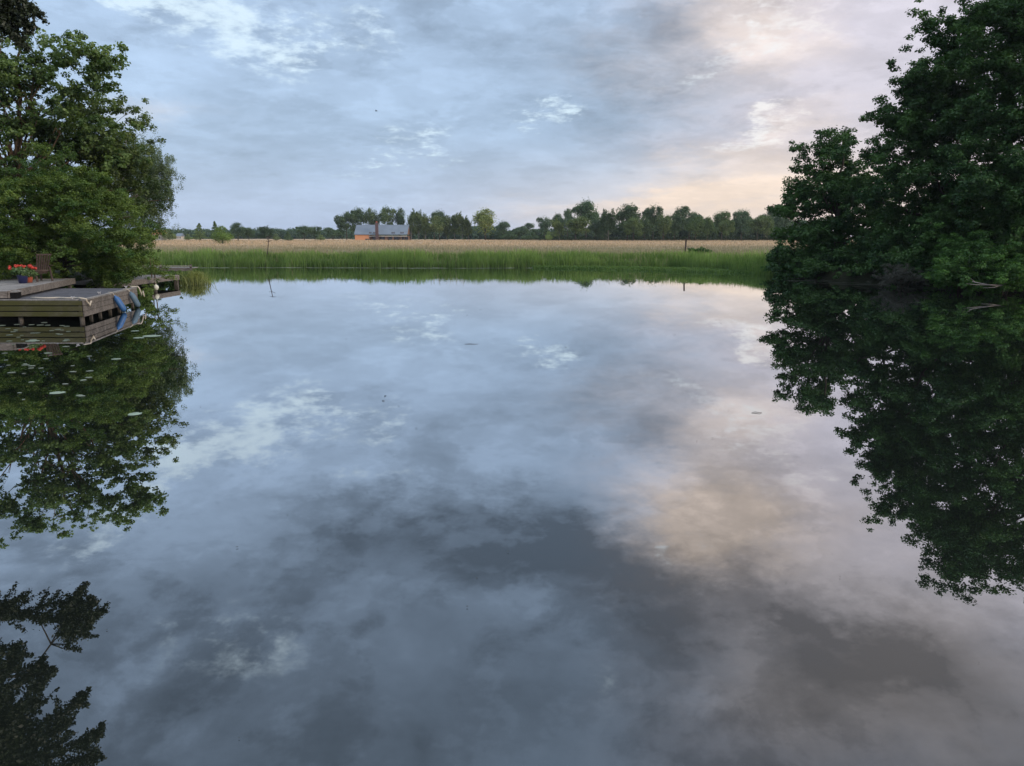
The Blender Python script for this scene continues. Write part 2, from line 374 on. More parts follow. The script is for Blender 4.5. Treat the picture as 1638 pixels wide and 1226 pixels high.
def grass_ground():
    m, N, o = newmat('ground'); c, p, x, y = field_colour(N)
    n = N.noise(p, 3.5, 6, .7); c = N.mix(N.step(n, .3, .7, 0, .4), c, (.10, .10, .05))
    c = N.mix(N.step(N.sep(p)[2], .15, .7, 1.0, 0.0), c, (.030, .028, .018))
    # darker ground under the trees of both banks
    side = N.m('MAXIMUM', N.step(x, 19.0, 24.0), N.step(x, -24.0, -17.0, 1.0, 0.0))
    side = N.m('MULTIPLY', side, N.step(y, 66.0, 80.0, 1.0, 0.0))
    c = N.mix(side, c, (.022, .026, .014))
    prin(N, o, c, .95, .1, bump=n, bstr=.7, bdist=.15); return m
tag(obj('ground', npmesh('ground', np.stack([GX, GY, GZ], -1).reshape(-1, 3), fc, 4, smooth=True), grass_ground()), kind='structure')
def water_mat():
    m, N, o = newmat('water'); g = N.n.new('ShaderNodeNewGeometry'); p = g.outputs['Position']
    lw = N.n.new('ShaderNodeLayerWeight'); lw.inputs[0].default_value = .5     # steep reflectance curve of still dark water
    fr = N.m('ADD', .05, N.m('MULTIPLY', N.m('POWER', lw.outputs['Facing'], 1.55), .92))
    mp = N.n.new('ShaderNodeMapping'); N.l.new(p, mp.inputs[0]); mp.inputs['Scale'].default_value = (.35, .8, 1)
    n = N.noise(mp.outputs[0], .9, 4, .55); patch = N.step(N.noise(p, .07, 3, .5), .4, .65)
    bn = N.n.new('ShaderNodeBump'); bn.inputs['Distance'].default_value = .012
    N.l.new(N.m('ADD', N.m('MULTIPLY', patch, .07), .015), bn.inputs['Strength']); N.l.new(n, bn.inputs['Height'])
    gl = N.n.new('ShaderNodeBsdfGlossy'); gl.inputs['Roughness'].default_value = .004; gl.inputs['Color'].default_value = (.97, .98, 1.0, 1)
    df = N.n.new('ShaderNodeBsdfDiffuse'); df.inputs[0].default_value = (.010, .013, .010, 1)
    mx = N.n.new('ShaderNodeMixShader'); N.l.new(fr, mx.inputs[0]); N.l.new(df.outputs[0], mx.inputs[1]); N.l.new(gl.outputs[0], mx.inputs[2])
    N.l.new(bn.outputs[0], gl.inputs['Normal']); N.l.new(mx.outputs[0], o.inputs[0]); return m
wv = [(-90, -40, 0), (60, -40, 0), (60, 82, 0), (-90, 82, 0)]
tag(obj('water', npmesh('water', wv, [(0, 1, 2, 3)], 4), water_mat()), kind='structure')

# ------------------------------------------------------------------ foliage
def leaves(cen, nrm, size, rng, tint, aspect=.55, curl=.0):
    """rhombus leaves at cen with rough normals nrm; returns verts, faces, tint"""
    n = len(cen); nrm = nrm / (np.linalg.norm(nrm, axis=1, keepdims=True) + 1e-9)
    r = rng.normal(size=(n, 3)); u = np.cross(nrm, r); u /= np.linalg.norm(u, axis=1, keepdims=True) + 1e-9
    v = np.cross(nrm, u); L = size[:, None]
    a = cen + u * L * .5; b = cen + v * L * .5 * aspect + u * L * .06; c = cen - u * L * .5; d = cen - v * L * .5 * aspect + u * L * .06
    V = np.stack([a, b, c, d], 1).reshape(-1, 3); Fq = np.arange(n * 4).reshape(n, 4)
    return V, Fq, np.repeat(tint, 4)
def crown_mesh(name, blobs, nclump, per, cr, leaf, seed, flat=.5, shell=.45, droop=.0, aspect=.6, up=.7, jit=.13, br=1.0):
    """blobs (cx,cy,cz,rx,ry,rz[,w]): clumps of leaves spread through them"""
    rng = np.random.default_rng(seed); B = np.array([list(b[:6]) for b in blobs], float)
    w = np.array([b[6] if len(b) > 6 else b[3] * b[5] * max(b[4], .5) for b in blobs]) ** .8; w = w / w.sum()
    nb = max(8, int(nclump * .38)); nc = 9                    # boughs, each a drooping spray of leaf tufts
    k = rng.choice(len(B), nb, p=w); d = rng.normal(size=(nb, 3)); d /= np.linalg.norm(d, axis=1, keepdims=True)
    rr = shell + (1 - shell) * rng.random(nb) ** .6; rr *= 1 + jit * rng.normal(size=nb)
    C = B[k, :3] + d * rr[:, None] * B[k, 3:]
    hz = d[:, :2] * B[k, 3:5] + rng.normal(size=(nb, 2)) * .3 * B[k, 3:4]; hz /= np.linalg.norm(hz, axis=1, keepdims=True) + 1e-9
    e1 = np.concatenate([hz, np.full((nb, 1), 0.0)], 1); e1[:, 2] = np.clip(d[:, 2] * .55 + rng.normal(0, .18, nb), -.5, .9); e1 /= np.linalg.norm(e1, axis=1, keepdims=True)
    e2 = np.stack([-hz[:, 1], hz[:, 0], np.zeros(nb)], 1); BR = br * cr * rng.uniform(.75, 1.5, nb)
    cb = np.repeat(np.arange(nb), nc); n1 = len(cb); a1 = rng.uniform(-.9, 1.15, n1); a2 = rng.normal(0, .48, n1) * (1.15 - .55 * np.abs(a1)); a3 = rng.normal(0, .5, n1) * flat
    T_ = C[cb] + (e1[cb] * a1[:, None] * 1.15 + e2[cb] * a2[:, None]) * BR[cb][:, None]; T_[:, 2] += (a3 - droop * np.maximum(a1, 0) ** 2 - .12 * a2 ** 2) * BR[cb]
    tr = cr * rng.uniform(.26, .52, n1); m = (per * nclump / n1 * (tr / (cr * .39)) ** 1.7).astype(int) + 3
    ci = np.repeat(np.arange(n1), m); n = len(ci)
    o = rng.normal(size=(n, 3)); o /= np.linalg.norm(o, axis=1, keepdims=True) + 1e-9; o *= (rng.random(n) ** .45)[:, None] * rng.uniform(.75, 1.2, (n, 1))
    o[:, 2] *= .62 if flat < 1 else 1.5
    P_ = T_[ci] + o * tr[ci][:, None]
    nr = rng.normal(size=(n, 3)) * .5 + o * .8; nr[:, 2] += up
    s = leaf * rng.uniform(.6, 1.3, n)
    tint = np.clip(rng.normal(.42, .23, nb)[cb][ci] + rng.normal(0, .10, n1)[ci] + rng.normal(0, .10, n) + .10 * o[:, 2], 0, 1)
    V, Fq, T = leaves(P_, nr, s, rng, tint, aspect)
    return npmesh(name, V, Fq, 4, T), T_
def branches(base, top, r0, targets, seed, name='trunk', wob=.15, twigs=None, seg=8, lean=None):
    """tapered trunk from base to top, limbs out to targets"""
    rn = random.Random(seed); mb = MB(); base, top = Vector(base), Vector(top); n = 9; pts = []
    for i in range(n + 1):
        t = i / n; p = base.lerp(top, t) + Vector((rn.uniform(-wob, wob), rn.uniform(-wob, wob), 0)) * (1 if 0 < i else 0) * t * 1.5
        pts.append(p)
    rad = [r0 * (1.35 if i == 0 else 1) * (1 - .82 * i / n) for i in range(n + 1)]
    mb.tube(pts, rad, seg)
    for tg in targets:
        tg = Vector(tg); h = tg.z - base.z; H = top.z - base.z
        f = min(.95, max(.12, (h / H) * rn.uniform(.45, .8))); i = f * n; i0 = int(i); q = pts[i0].lerp(pts[min(n, i0 + 1)], i - i0)
        rr = rad[i0] * rn.uniform(.35, .6); L = (tg - q).length
        mid = [q.lerp(tg, s) + Vector((rn.uniform(-1, 1), rn.uniform(-1, 1), rn.uniform(-.2, 1))) * L * .07 for s in (.3, .6, .85)]
        mb.tube([q, *mid, tg], [rr, rr * .75, rr * .5, rr * .32, rr * .12], 5)
        if twigs:
            for _ in range(twigs):
                s = rn.choice(mid); e = s + Vector((rn.uniform(-1, 1), rn.uniform(-1, 1), rn.uniform(-.3, .8))).normalized() * L * rn.uniform(.1, .24)
                mb.tube([s, s.lerp(e, .5) + Vector((0, 0, .06 * L)), e], [rr * .3, rr * .2, rr * .06], 4)
    return mb
def tree(name, base, top, r0, blobs, nclump, per, cr, leaf, mat, bark, label, cat, seed, group=None, twigs=3, limbs=26, **kw):
    base = Vector(base); t = thing(name, base, label, cat, group)
    loc = [(b[0] - base.x, b[1] - base.y, b[2] - base.z, *b[3:]) for b in blobs]
    me, C = crown_mesh('crown', loc, nclump, per, cr, leaf, seed, **kw); obj('crown', me, mat, t)
    rn = random.Random(seed); tg = [C[rn.randrange(len(C))] for _ in range(limbs)]
    branches((0, 0, 0), Vector(top) - base, r0, tg, seed, twigs=twigs).build('trunk', bark, t, True)
    return t
def gz(x, y): return float(ground_z(np.array([x]), np.array([y]))[0])
def pb(x, y, Y, rx, rz, ry=None, w=None):          # a bough: photo pixel centre and radii in photo pixels at distance Y
    p = P(x, y, Y); s = Y / F; b = [p.x, p.y, p.z, rx * s, (ry if ry else rx * s), rz * s]
    if w: b.append(w)
    return tuple(b)

# ---- right bank: the tall alders
a1 = W(1330, 443); bx, by = 24.6, 59.5
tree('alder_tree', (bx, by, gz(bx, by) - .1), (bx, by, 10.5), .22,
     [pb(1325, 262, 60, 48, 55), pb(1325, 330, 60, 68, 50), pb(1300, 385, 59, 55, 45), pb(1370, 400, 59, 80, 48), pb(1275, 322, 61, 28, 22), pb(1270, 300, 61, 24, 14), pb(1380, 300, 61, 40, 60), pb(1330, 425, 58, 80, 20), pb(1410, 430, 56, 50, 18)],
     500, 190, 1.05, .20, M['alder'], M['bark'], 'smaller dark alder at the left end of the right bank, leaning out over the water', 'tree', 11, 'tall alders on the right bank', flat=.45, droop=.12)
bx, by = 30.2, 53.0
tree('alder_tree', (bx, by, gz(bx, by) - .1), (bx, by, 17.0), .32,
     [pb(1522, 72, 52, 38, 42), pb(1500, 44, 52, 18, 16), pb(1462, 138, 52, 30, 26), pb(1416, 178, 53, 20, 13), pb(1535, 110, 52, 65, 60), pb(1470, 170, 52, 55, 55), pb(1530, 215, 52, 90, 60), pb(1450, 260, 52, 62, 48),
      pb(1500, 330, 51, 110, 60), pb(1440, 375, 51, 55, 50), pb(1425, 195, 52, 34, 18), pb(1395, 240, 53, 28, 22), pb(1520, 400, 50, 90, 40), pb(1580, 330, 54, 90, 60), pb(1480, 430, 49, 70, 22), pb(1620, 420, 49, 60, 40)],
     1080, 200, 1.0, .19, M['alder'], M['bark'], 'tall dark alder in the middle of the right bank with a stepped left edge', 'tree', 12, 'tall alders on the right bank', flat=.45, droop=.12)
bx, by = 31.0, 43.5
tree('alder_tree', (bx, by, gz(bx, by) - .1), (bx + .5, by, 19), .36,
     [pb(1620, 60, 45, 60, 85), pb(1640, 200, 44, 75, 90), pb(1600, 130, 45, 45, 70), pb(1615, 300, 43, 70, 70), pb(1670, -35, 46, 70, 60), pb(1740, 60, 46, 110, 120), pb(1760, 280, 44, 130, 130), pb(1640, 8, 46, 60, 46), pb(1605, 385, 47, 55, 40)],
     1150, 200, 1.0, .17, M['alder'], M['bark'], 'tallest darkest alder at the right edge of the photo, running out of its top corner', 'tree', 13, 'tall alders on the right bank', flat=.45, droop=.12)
bx, by = 33.5, 30.0
def shrub(name, px_, base_y, Y, rx, rz, n, per, cr, leaf, mat, label, seed, cat='bush', group=None, col=None, **kw):
    c = pb(px_, base_y - rz * .85, Y, rx, rz); b = (c[0], c[1], max(gz(c[0], c[1]), -.3))
    blobs = [c, (c[0] - c[3] * .5, c[1], c[2] - c[5] * .25, c[3] * .6, c[4] * .6, c[5] * .7), (c[0] + c[3] * .45, c[1] - .4, c[2] - c[5] * .2, c[3] * .65, c[4] * .6, c[5] * .75)]
    t = thing(name, b, label, cat, group); loc = [(q[0] - b[0], q[1] - b[1], q[2] - b[2], *q[3:]) for q in blobs]
    me, C = crown_mesh('foliage', loc, n, per, cr, leaf, seed, **kw); f = obj('foliage', me, mat, t)
    if col: f.color = (*col, 1)
    rn = random.Random(seed); mb = MB()
    for _ in range(14):
        e = Vector(C[rn.randrange(len(C))]); s = Vector((rn.uniform(-.3, .3), rn.uniform(-.2, .2), -.1))
        mb.tube([s, s.lerp(e, .5) + Vector((0, 0, .2 * e.length)), e], [.035, .022, .008], 5)
    mb.build('stem', M['bark'], t, True); return t
shrub('waterside_bush', 1590, 462, 42, 75, 48, 190, 170, .6, .13, M['willow'], 'mid green leafy bush hanging over the water near the right edge, pale branches below it', 21, flat=.5, droop=.2)
shrub('waterside_bush', 1535, 459, 43.5, 34, 20, 60, 130, .42, .12, M['willow'], 'low light green bush at the waterline, left of the pale fallen branches', 22, col=(1.25, 1.2, 1.0), flat=.6)
shrub('waterside_bush', 1610, 462, 41, 30, 16, 50, 130, .38, .12, M['willow'], 'small light green sprig above the water, right of the pale fallen branches', 23, col=(1.25, 1.2, 1.0), flat=.6)
shrub('dead_brush_heap', 1440, 450, 46.5, 36, 13, 70, 150, .42, .10, M['deadbrush'], 'grey brown dome of dead twigs at the foot of the tall alders', 24, 'brush', aspect=.2)
shrub('waterside_bush', 1320, 444, 57.5, 60, 22, 80, 150, .6, .16, M['willow'], 'low green bush at the waterline under the smaller left alder', 25, col=(.55, .62, .62), flat=.5)
shrub('waterside_bush', 1385, 447, 53, 48, 26, 80, 150, .6, .16, M['alder'], 'very dark undergrowth bush between the smaller alder and the dead brush', 26)
shrub('waterside_bush', 1262, 436, 60, 34, 30, 80, 140, .55, .15, M['alder'], 'dark leafy bush tip touching the reeds at the left end of the right bank', 27, col=(1.3, 1.35, 1.1))
shrub('waterside_bush', 1500, 452, 48, 45, 40, 110, 170, .7, .16, M['alder'], 'dark shaded bush behind the low light green one on the right bank', 28)
# fallen pale branches
def branch_thing(name, pts, rads, mat, label, cat, sub=()):
    b = Vector(pts[0]); t = thing(name, b, label, cat)
    MB().tube([Vector(p) - b for p in pts], rads, 6).build('stem', mat, t, True)
    for s, r in sub: MB().tube([Vector(p) - b for p in s], r, 5).build('twig', mat, t, True)
pt = lambda x, y, Y: tuple(P(x, y, Y))
branch_thing('fallen_branch', [pt(1640, 446, 41), pt(1622, 451, 40.6), pt(1600, 457, 40.2), pt(1580, 456, 40), pt(1560, 452, 40), pt(1545, 448, 40.2)], [.06, .05, .045, .04, .03, .015], M['bark_pale'],
             'bare pale fallen branch forking just above the water by the right edge', 'branch',
             [([pt(1580, 456, 40), pt(1562, 456, 39.8), pt(1545, 454, 39.7)], [.03, .02, .008]), ([pt(1600, 457, 40.2), pt(1590, 460, 39.9), pt(1572, 461, 39.8)], [.03, .02, .008]),
              ([pt(1560, 452, 40), pt(1552, 445, 40.2)], [.02, .008])])

# ---- left bank
bx, by = -28.0, 43.5                              # open crowned maple
tree('maple_tree', (bx, by, gz(bx, by) - .1), tuple(P(34, 60, 42.5)), .24,
     [pb(30, 130, 42.5, 60, 55), pb(25, 75, 42.5, 45, 34), pb(-60, 90, 42.5, 60, 90), pb(72, 72, 42.5, 30, 34), pb(105, 105, 42.5, 30, 28), pb(150, 105, 42.5, 34, 32, 2.0), pb(170, 95, 42.5, 14, 12, .5), pb(120, 160, 42.5, 50, 40),
      pb(150, 200, 43.5, 42, 45), pb(90, 230, 43.5, 60, 40), pb(10, 210, 42.5, 60, 45), pb(180, 240, 43.5, 35, 38), pb(-80, 220, 43.5, 70, 80)],
     520, 95, .68, .15, M['maple'], M['bark_warm'], 'tall open maple at the left edge with sky showing between its branches', 'tree', 31, twigs=5, limbs=40, flat=.5, aspect=.85, shell=.3, droop=.1)
bx, by = -23.8, 41.2
tree('hornbeam_tree', (bx, by, gz(bx, by) - .1), tuple(P(95, 275, 41)), .18,
     [pb(85, 305, 38.7, 105, 48, 3), pb(30, 330, 37.2, 80, 60, 3), pb(150, 345, 38.7, 75, 55, 3), pb(100, 390, 37.4, 120, 50, 2.5), pb(20, 400, 36.2, 60, 50, 2), pb(195, 400, 39.2, 50, 35, 2), pb(208, 425, 39.7, 34, 16, 1.5),
      pb(150, 435, 38.2, 95, 18, 1.5), pb(-60, 350, 37.2, 70, 90, 3), pb(212, 375, 40.7, 26, 24, 1.5), pb(190, 462, 39.4, 40, 12, 1.0), pb(50, 370, 41.7, 130, 80, 3), pb(60, 392, 41.0, 70, 36, 2), pb(170, 380, 41.7, 60, 70, 3)],
     1350, 230, .58, .092, M['hornbeam'], M['bark'], 'dense dark green tree behind the deck chair, its tiered boughs hanging to the dock', 'tree', 32, limbs=40, flat=.32, droop=.25, up=1.0)
bx, by = -28.6, 55
tree('birch_tree', (bx, by, gz(bx, by) - .1), tuple(P(205, 220, 55)), .17,
     [pb(225, 270, 56, 38, 42), pb(245, 290, 56, 24, 38), pb(215, 320, 56, 40, 40), pb(262, 300, 56, 10, 26), pb(190, 260, 56, 34, 50), pb(235, 345, 56, 24, 22)],
     420, 170, .62, .11, M['birch'], M['bark_pale'], 'grey green weeping birch showing right of the left bank trees', 'tree', 33, limbs=22, flat=1.5, droop=.5, up=.1, aspect=.45)
bx, by = -30, 46
olive = tree('maple_tree', (bx, by, gz(bx, by) - .1), tuple(P(150, 180, 46)), .22,
     [pb(150, 190, 46, 45, 45), pb(185, 232, 46, 40, 38), pb(110, 240, 46, 50, 40), pb(180, 290, 46, 55, 50), pb(20, 290, 46, 60, 30)],
     260, 170, .85, .16, M['maple'], M['bark_warm'], 'dense olive green tree behind the open maple, left of the birch', 'tree', 34, flat=.5)
olive.children[0].color = (.86, .80, .80, 1)
# the big tree beside the photographer: only its lowest sprays reach into view, the rest is seen mirrored
def overhang():
    base = Vector((-24.5, 15.5, gz(-24.5, 15.5) - .1)); t = thing('overhanging_tree', base, 'dark tree whose leafy branch hangs in the top left corner, mirrored black at lower left', 'tree')
    rng = np.random.default_rng(41); rn = random.Random(41)
    # sprays: (mirror pixel of root, mirror pixel of tip, distance)
    sprays = []
    Yd = 20.0
    for (x0, y0, x1, y1) in [(-60, 1060, 5, 1035), (-40, 1130, 40, 1040), (-20, 1150, 62, 1060), (0, 1190, 85, 1068), (-10, 1100, 20, 1040), (20, 1200, 140, 1112), (60, 1226, 165, 1165), (60, 1240, 160, 1205), (30, 1215, 110, 1150),
                             (-60, 1200, 60, 1120), (-80, 1260, 60, 1180), (0, 1290, 120, 1240), (60, 1330, 170, 1260), (-100, 1400, 100, 1300), (-60, 1500, 120, 1360), (-150, 1150, -20, 1080),
                             (-80, 1300, 40, 1200), (-20, 1260, 90, 1190)]:
        sprays.append((Q(x0, y0, Yd), Q(x1, y1, Yd), 1.0))
    for (x0, y0, x1, y1) in [(-80, 1010, 108, 962), (-60, 1000, 40, 955), (-30, 990, 70, 985), (-120, 1000, 20, 975)]: sprays.append((Q(x0, y0, 24.0), Q(x1, y1, 24.0), .8))
    for (x0, y0, x1, y1) in [(-40, -40, 50, 45), (-30, -20, 35, 70), (-30, -60, 62, 25), (-20, -50, 20, 60), (-60, 0, 10, 20)]: sprays.append((P(x0, y0, 24.0), P(x1, y1, 24.0), 1.15))
    top = Vector((-25.5, 15.5, 17.5)); hub = [Vector((-22.0, 18.0, 9.0)), Vector((-23.5, 16.5, 12.5)), Vector((-22.5, 19.0, 10.5))]
    mb = MB(); trunk = [base, base.lerp(top, .35), base.lerp(top, .7), top]; mb.tube([p - base for p in trunk], [.42, .32, .2, .06], 10)
    cs, ns, ss, tt = [], [], [], []
    for a, b, k in sprays:
        L = (b - a).length; h = min(hub, key=lambda q: (q - a).length); fr = base.lerp(top, .55)
        nd = Q(-150, 1040, 23.0) if abs(a.y - 24) < .01 else None
        if nd is not None and b.z > 0 and (a - P(0, 0, 24)).length < 4 and k > 1: nd = P(-50, -50, 24)
        if nd is not None: mb.tube([nd - base, a - base, a.lerp(b, .5) - base, b - base], [.028, .02, .012, .004], 5)
        else: mb.tube([fr - base, (h - base).lerp(a - base, .5), a - base, a.lerp(b, .5) - base, b - base], [.04, .028, .016, .011, .004], 5)
        n = int(1150 * L ** .7 * k)
        s = rng.random(n) ** .8; A = np.array(a); Bv = np.array(b); ax = Bv - A
        side = rng.normal(size=(n, 3)) * (.11 * (1 - s * .7) * k + .02)[:, None]; c = A + ax * s[:, None] + side
        g = rng.integers(0, 17, n); q = g < 14                 # side sprigs
        s0 = np.linspace(.05, .95, 14); t0 = rng.random(n); dv = rng.normal(size=(14, 3)); dv /= np.linalg.norm(dv, axis=1, keepdims=True); dv = dv * .8 + ax / L; ln_ = L * .36 * (1.1 - s0) + .12
        gi = np.minimum(g, 13); cq = A + ax * s0[gi][:, None] + dv[gi] * (t0 * ln_[gi])[:, None] + rng.normal(size=(n, 3)) * (.06 * (1 - t0 * .6) + .01)[:, None]
        c = np.where(q[:, None], cq, c); cs.append(c)
        nn = rng.normal(size=(n, 3)); nn[:, 2] += .5; ns.append(nn); ss.append(np.full(n, .095) * rng.uniform(.6, 1.4, n)); tt.append(np.clip(rng.normal(.4, .25, n), 0, 1))
    mb.tube([base.lerp(top, .55) - base, hub[0] - base, P(-110, -120, 24) - base, P(-50, -50, 24) - base], [.12, .09, .05, .03], 6).tube([hub[0] - base, Q(-150, 1040, 23.0) - base], [.07, .03], 6)
    # main mass further up and left
    for c0, r in (((-24.5, 17.5, 12.5), (3.2, 3, 2.8)), ((-26, 16, 10), (3.5, 3.5, 3)), ((-25, 15.5, 15.5), (3, 3, 3)), (tuple(Q(-40, 1190, 20.0)), (1.5, 1.2, 1.5)), (tuple(Q(-10, 1290, 20.0)), (1.6, 1.2, 1.4))):
        n = 16000; d = rng.normal(size=(n, 3)); d /= np.linalg.norm(d, axis=1, keepdims=True)
        cs.append(np.array(c0) + d * np.array(r) * (rng.random(n) ** .45)[:, None] * (1 + .15 * np.sin(d[:, :1] * 9) * np.cos(d[:, 1:2] * 8))); nn = rng.normal(size=(n, 3)); nn[:, 2] += .5
        ns.append(nn); ss.append(rng.uniform(.12, .22, n)); tt.append(rng.random(n))
    V, Fq, T = leaves(np.concatenate(cs) - np.array(base), np.concatenate(ns), np.concatenate(ss), rng, np.concatenate(tt), .6)
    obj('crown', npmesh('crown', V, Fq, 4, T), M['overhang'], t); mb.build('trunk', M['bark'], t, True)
overhang()

# ------------------------------------------------------------------ docks
def plank_dock(name, label, z, x0, x1, y0, y1, deckmat, nboards=30, edge=None, along='x', **k):
    pass
C0 = Vector((-15.4, 27.6, 0)); C1 = Vector((-16.75, 34.4, 0)); ZD = .755
def swim_platform():
    t = thing('floating_platform', (C0.x, C0.y, 0), 'low dock with green stained front planks and two blue fenders on its side', 'dock')
    o = Vector((C0.x, C0.y, 0)); XL = -24.0
    mb = MB(); n = 44
    for i in range(n):                             # deck boards run along X
        f0, f1 = i / n, (i + 1) / n; y = C0.y + (C1.y - C0.y) * (f0 + f1) / 2; xr = C0.x + (C1.x - C0.x) * (f0 + f1) / 2
        mb.box((((xr - .05) + XL) / 2 - o.x, y - o.y, ZD - .03), (xr - .05 - XL, (C1.y - C0.y) / n - .008, .04))
    mb.build('deck', M['deck_dark'], t)
    side = (C1 - C0).normalized(); nrm = Vector((side.y, -side.x, 0))
    for k in range(3):                             # fascia boards, front and side
        z = ZD - .09 - k * .198
        MB().box(((C0.x + XL) / 2 - o.x, -.045, z), (C0.x - XL, .04, .165), bev=.008).build('front_board', M['fascia_front'], t)
        a = C0 - o + Vector((0, 0, z)) + nrm * .03; b = C1 - o + Vector((0, 0, z)) + nrm * .03
        MB().bar(a, b, .04, .165, .008).build('side_board', M['fascia_side'], t)
    MB().bar(Vector((.02, .05, ZD + .02)), C1 - C0 + Vector((-.02, 0, ZD + .02)), .16, .045, .006).build('edge_board', M['deck_grey'], t)
    MB().box(((C0.x + XL) / 2 - o.x - .12, .06, ZD + .02), (C0.x - XL - .1, .18, .045), bev=.006).build('edge_board', M['deck_grey'], t)
    for x in (-.14, -2.35, -4.0, -6.2):
        MB().tube([(x, .14, -1.4), (x, .14, ZD - .08)], .085, 10).build('post', M['pile'], t, True)
    for f in (.17, .32, .5, .68, .96):
        p = (C1 - C0) * f - nrm * .12; MB().box((p.x, p.y, -.25), (.09, .09, 1.9)).build('post', M['pile'], t)
    MB().box(((C0.x + XL) / 2 - o.x - .1, .0, ZD - .28), (C0.x - XL - .25, .05, .52)).bar(Vector((-.06, .1, ZD - .28)) - nrm * .0, C1 - C0 + Vector((-.06, -.05, ZD - .28)), .04, .52).build('dark_backing', M['blackish'], t)  # black backing behind the boards, puts shade into their gaps
    MB().box((-4.6, 3.0, .0), (6.2, 5.4, 1.2)).build('under_dock_shade', M['blackish'], t)  # solid black block added beneath the deck to stand for its shade
    for f, s in ((.36, 1), (.88, 1), (.0, .9)):    # cleats
        p = (C1 - C0) * f - nrm * (.16 if f else .35) + Vector((0, .12 if not f else 0, ZD + .045)); c = MB()
        c.tube([p + Vector((-.0, -.13, .09)), p + Vector((0, -.05, .075)), p + Vector((0, .05, .075)), p + Vector((0, .13, .09))], [.012, .02, .02, .012], 8)
        c.tube([p + Vector((0, -.05, 0)), p + Vector((0, -.05, .075))], .018, 8); c.tube([p + Vector((0, .05, 0)), p + Vector((0, .05, .075))], .018, 8)
        c.build('cleat', M['steel'], t, True)
    return nrm
NRM = swim_platform()
def rope(pts, label, r=.022, seed=0):
    rn = random.Random(seed); b = Vector(pts[0]); out = []
    for p, q in zip(pts, pts[1:]):
        for s in (0, .33, .66): out.append(Vector(p).lerp(Vector(q), s) + Vector((rn.uniform(-.02, .02), rn.uniform(-.02, .02), 0)))
    out.append(Vector(pts[-1]))
    o = MB().tube([p - b for p in out], r, 7).build('mooring_rope', M['rope'], None, True); o.location = b; tag(o, label, 'rope')
SD = (C1 - C0).normalized()
zt = ZD + .065
rope([(C0.x - 2.1, C0.y + .5, zt), (C0.x - 1.5, C0.y + .32, zt), (C0.x - 1.1, C0.y + .5, zt), (C0.x - .75, C0.y + .3, zt), (C0.x - .4, C0.y + .38, zt), (C0.x - .15, C0.y + .1, zt + .02), (C0.x + .07, C0.y + .15, zt - .02), (C0.x + .10, C0.y + .3, zt - .28), (C0.x + .06, C0.y + .5, zt - .12)],
     'pale rope lying along the front edge of the low dock and over its near corner', .028, 3)
cc = C1 + NRM * .08
rope([cc + Vector((-.25, -.1, zt)), cc + Vector((.0, 0, zt + .01)), cc + Vector((.10, .02, zt - .1)), cc + Vector((.12, .05, zt - .4)), cc + Vector((.2, .05, zt - .2)), cc + Vector((.25, .05, zt - .45))],
     'knotted pale rope hanging at the far corner of the low dock', .026, 4)
def fender(f, mat, label, lean):
    p = C0 + (C1 - C0) * f + NRM * .42; t = thing('boat_fender', (p.x, p.y, 0.06), label, 'fender', 'blue fenders hung on the dock side')
    d = Vector((-lean, -.26, 1)).normalized(); prof = [(-.04, .03), (-.02, .05), (.01, .09), (.06, .115), (.2, .12), (.4, .12), (.54, .115), (.60, .09), (.64, .05), (.70, .03)]
    MB().tube([d * a for a, r in prof], [r for a, r in prof], 16).build('body', mat, t, True)
    e = d * .66; MB().tube([e, e + Vector((-.05, 0, .08)), Vector((-.34, -.2, ZD - .0)), Vector((-.50, -.2, ZD + .0))], .016, 6).build('cord', M['rope'], t, True)
fender(.50, M['fender'], 'bright blue fender, nearer of the two hung on the dock side', .42)
fender(.80, M['fender_dirty'], 'dirty grey blue fender, farther of the two hung on the dock side', .36)

def upper_deck():
    o = Vector((-20.5, 36, 0)); t = thing('raised_deck', o, 'weathered grey raised deck behind the low dock, chair and flower pot on it', 'deck')
    A = Vector((-18.2, 27.85, 0)); B = Vector((-20.7, 36.6, 0)); d = (B - A).normalized(); n = Vector((d.y, -d.x, 0)); Z = 1.05
    mb = MB(); L = (B - A).length; k = 60
    for i in range(k):
        p = A + d * L * (i + .5) / k; q = p - n * 8
        mb.bar(p - o + Vector((0, 0, Z - .02)), q - o + Vector((0, 0, Z - .02)), L / k - .01, .04)
    mb.build('deck', M['deck_grey'], t)
    MB().bar(A - o + n * .03 + Vector((0, 0, Z - .10)), B - o + n * .03 + Vector((0, 0, Z - .10)), .05, .24, .008).build('fascia', M['fascia_side'], t)
    for f in (.25, .5, .75, .98):
        p = A + d * L * f - n * .15; MB().box((p.x - o.x, p.y - o.y, -.05), (.1, .1, 2.0)).build('post', M['pile'], t)
    e = A - n * 8; MB().bar(A - o + Vector((0, -.03, Z - .1)), e - o + Vector((0, -.03, Z - .1)), .05, .24).build('fascia', M['fascia_side'], t)
    # end board facing the water at the back
    e = B - n * 5; MB().bar(B - o + Vector((0, .03, Z - .1)), e - o + Vector((0, .03, Z - .1)), .05, .24).build('fascia', M['fascia_side'], t)
    p = A + d * L * .04 + n * .14
    s = thing('deck_step', (p.x, p.y, ZD + .02), 'low grey step with a dark opening between the raised deck and the low dock', 'step')
    MB().bar(-d * .32 + Vector((0, 0, .26)), d * .32 + Vector((0, 0, .26)), .3, .04).build('tread', M['deck_grey'], s)
    MB().bar(-d * .30 + Vector((0, 0, .115)), d * .30 + Vector((0, 0, .115)), .2, .22).build('dark_opening', M['blackish'], s)  # black box stands for the shade inside the opening
upper_deck()

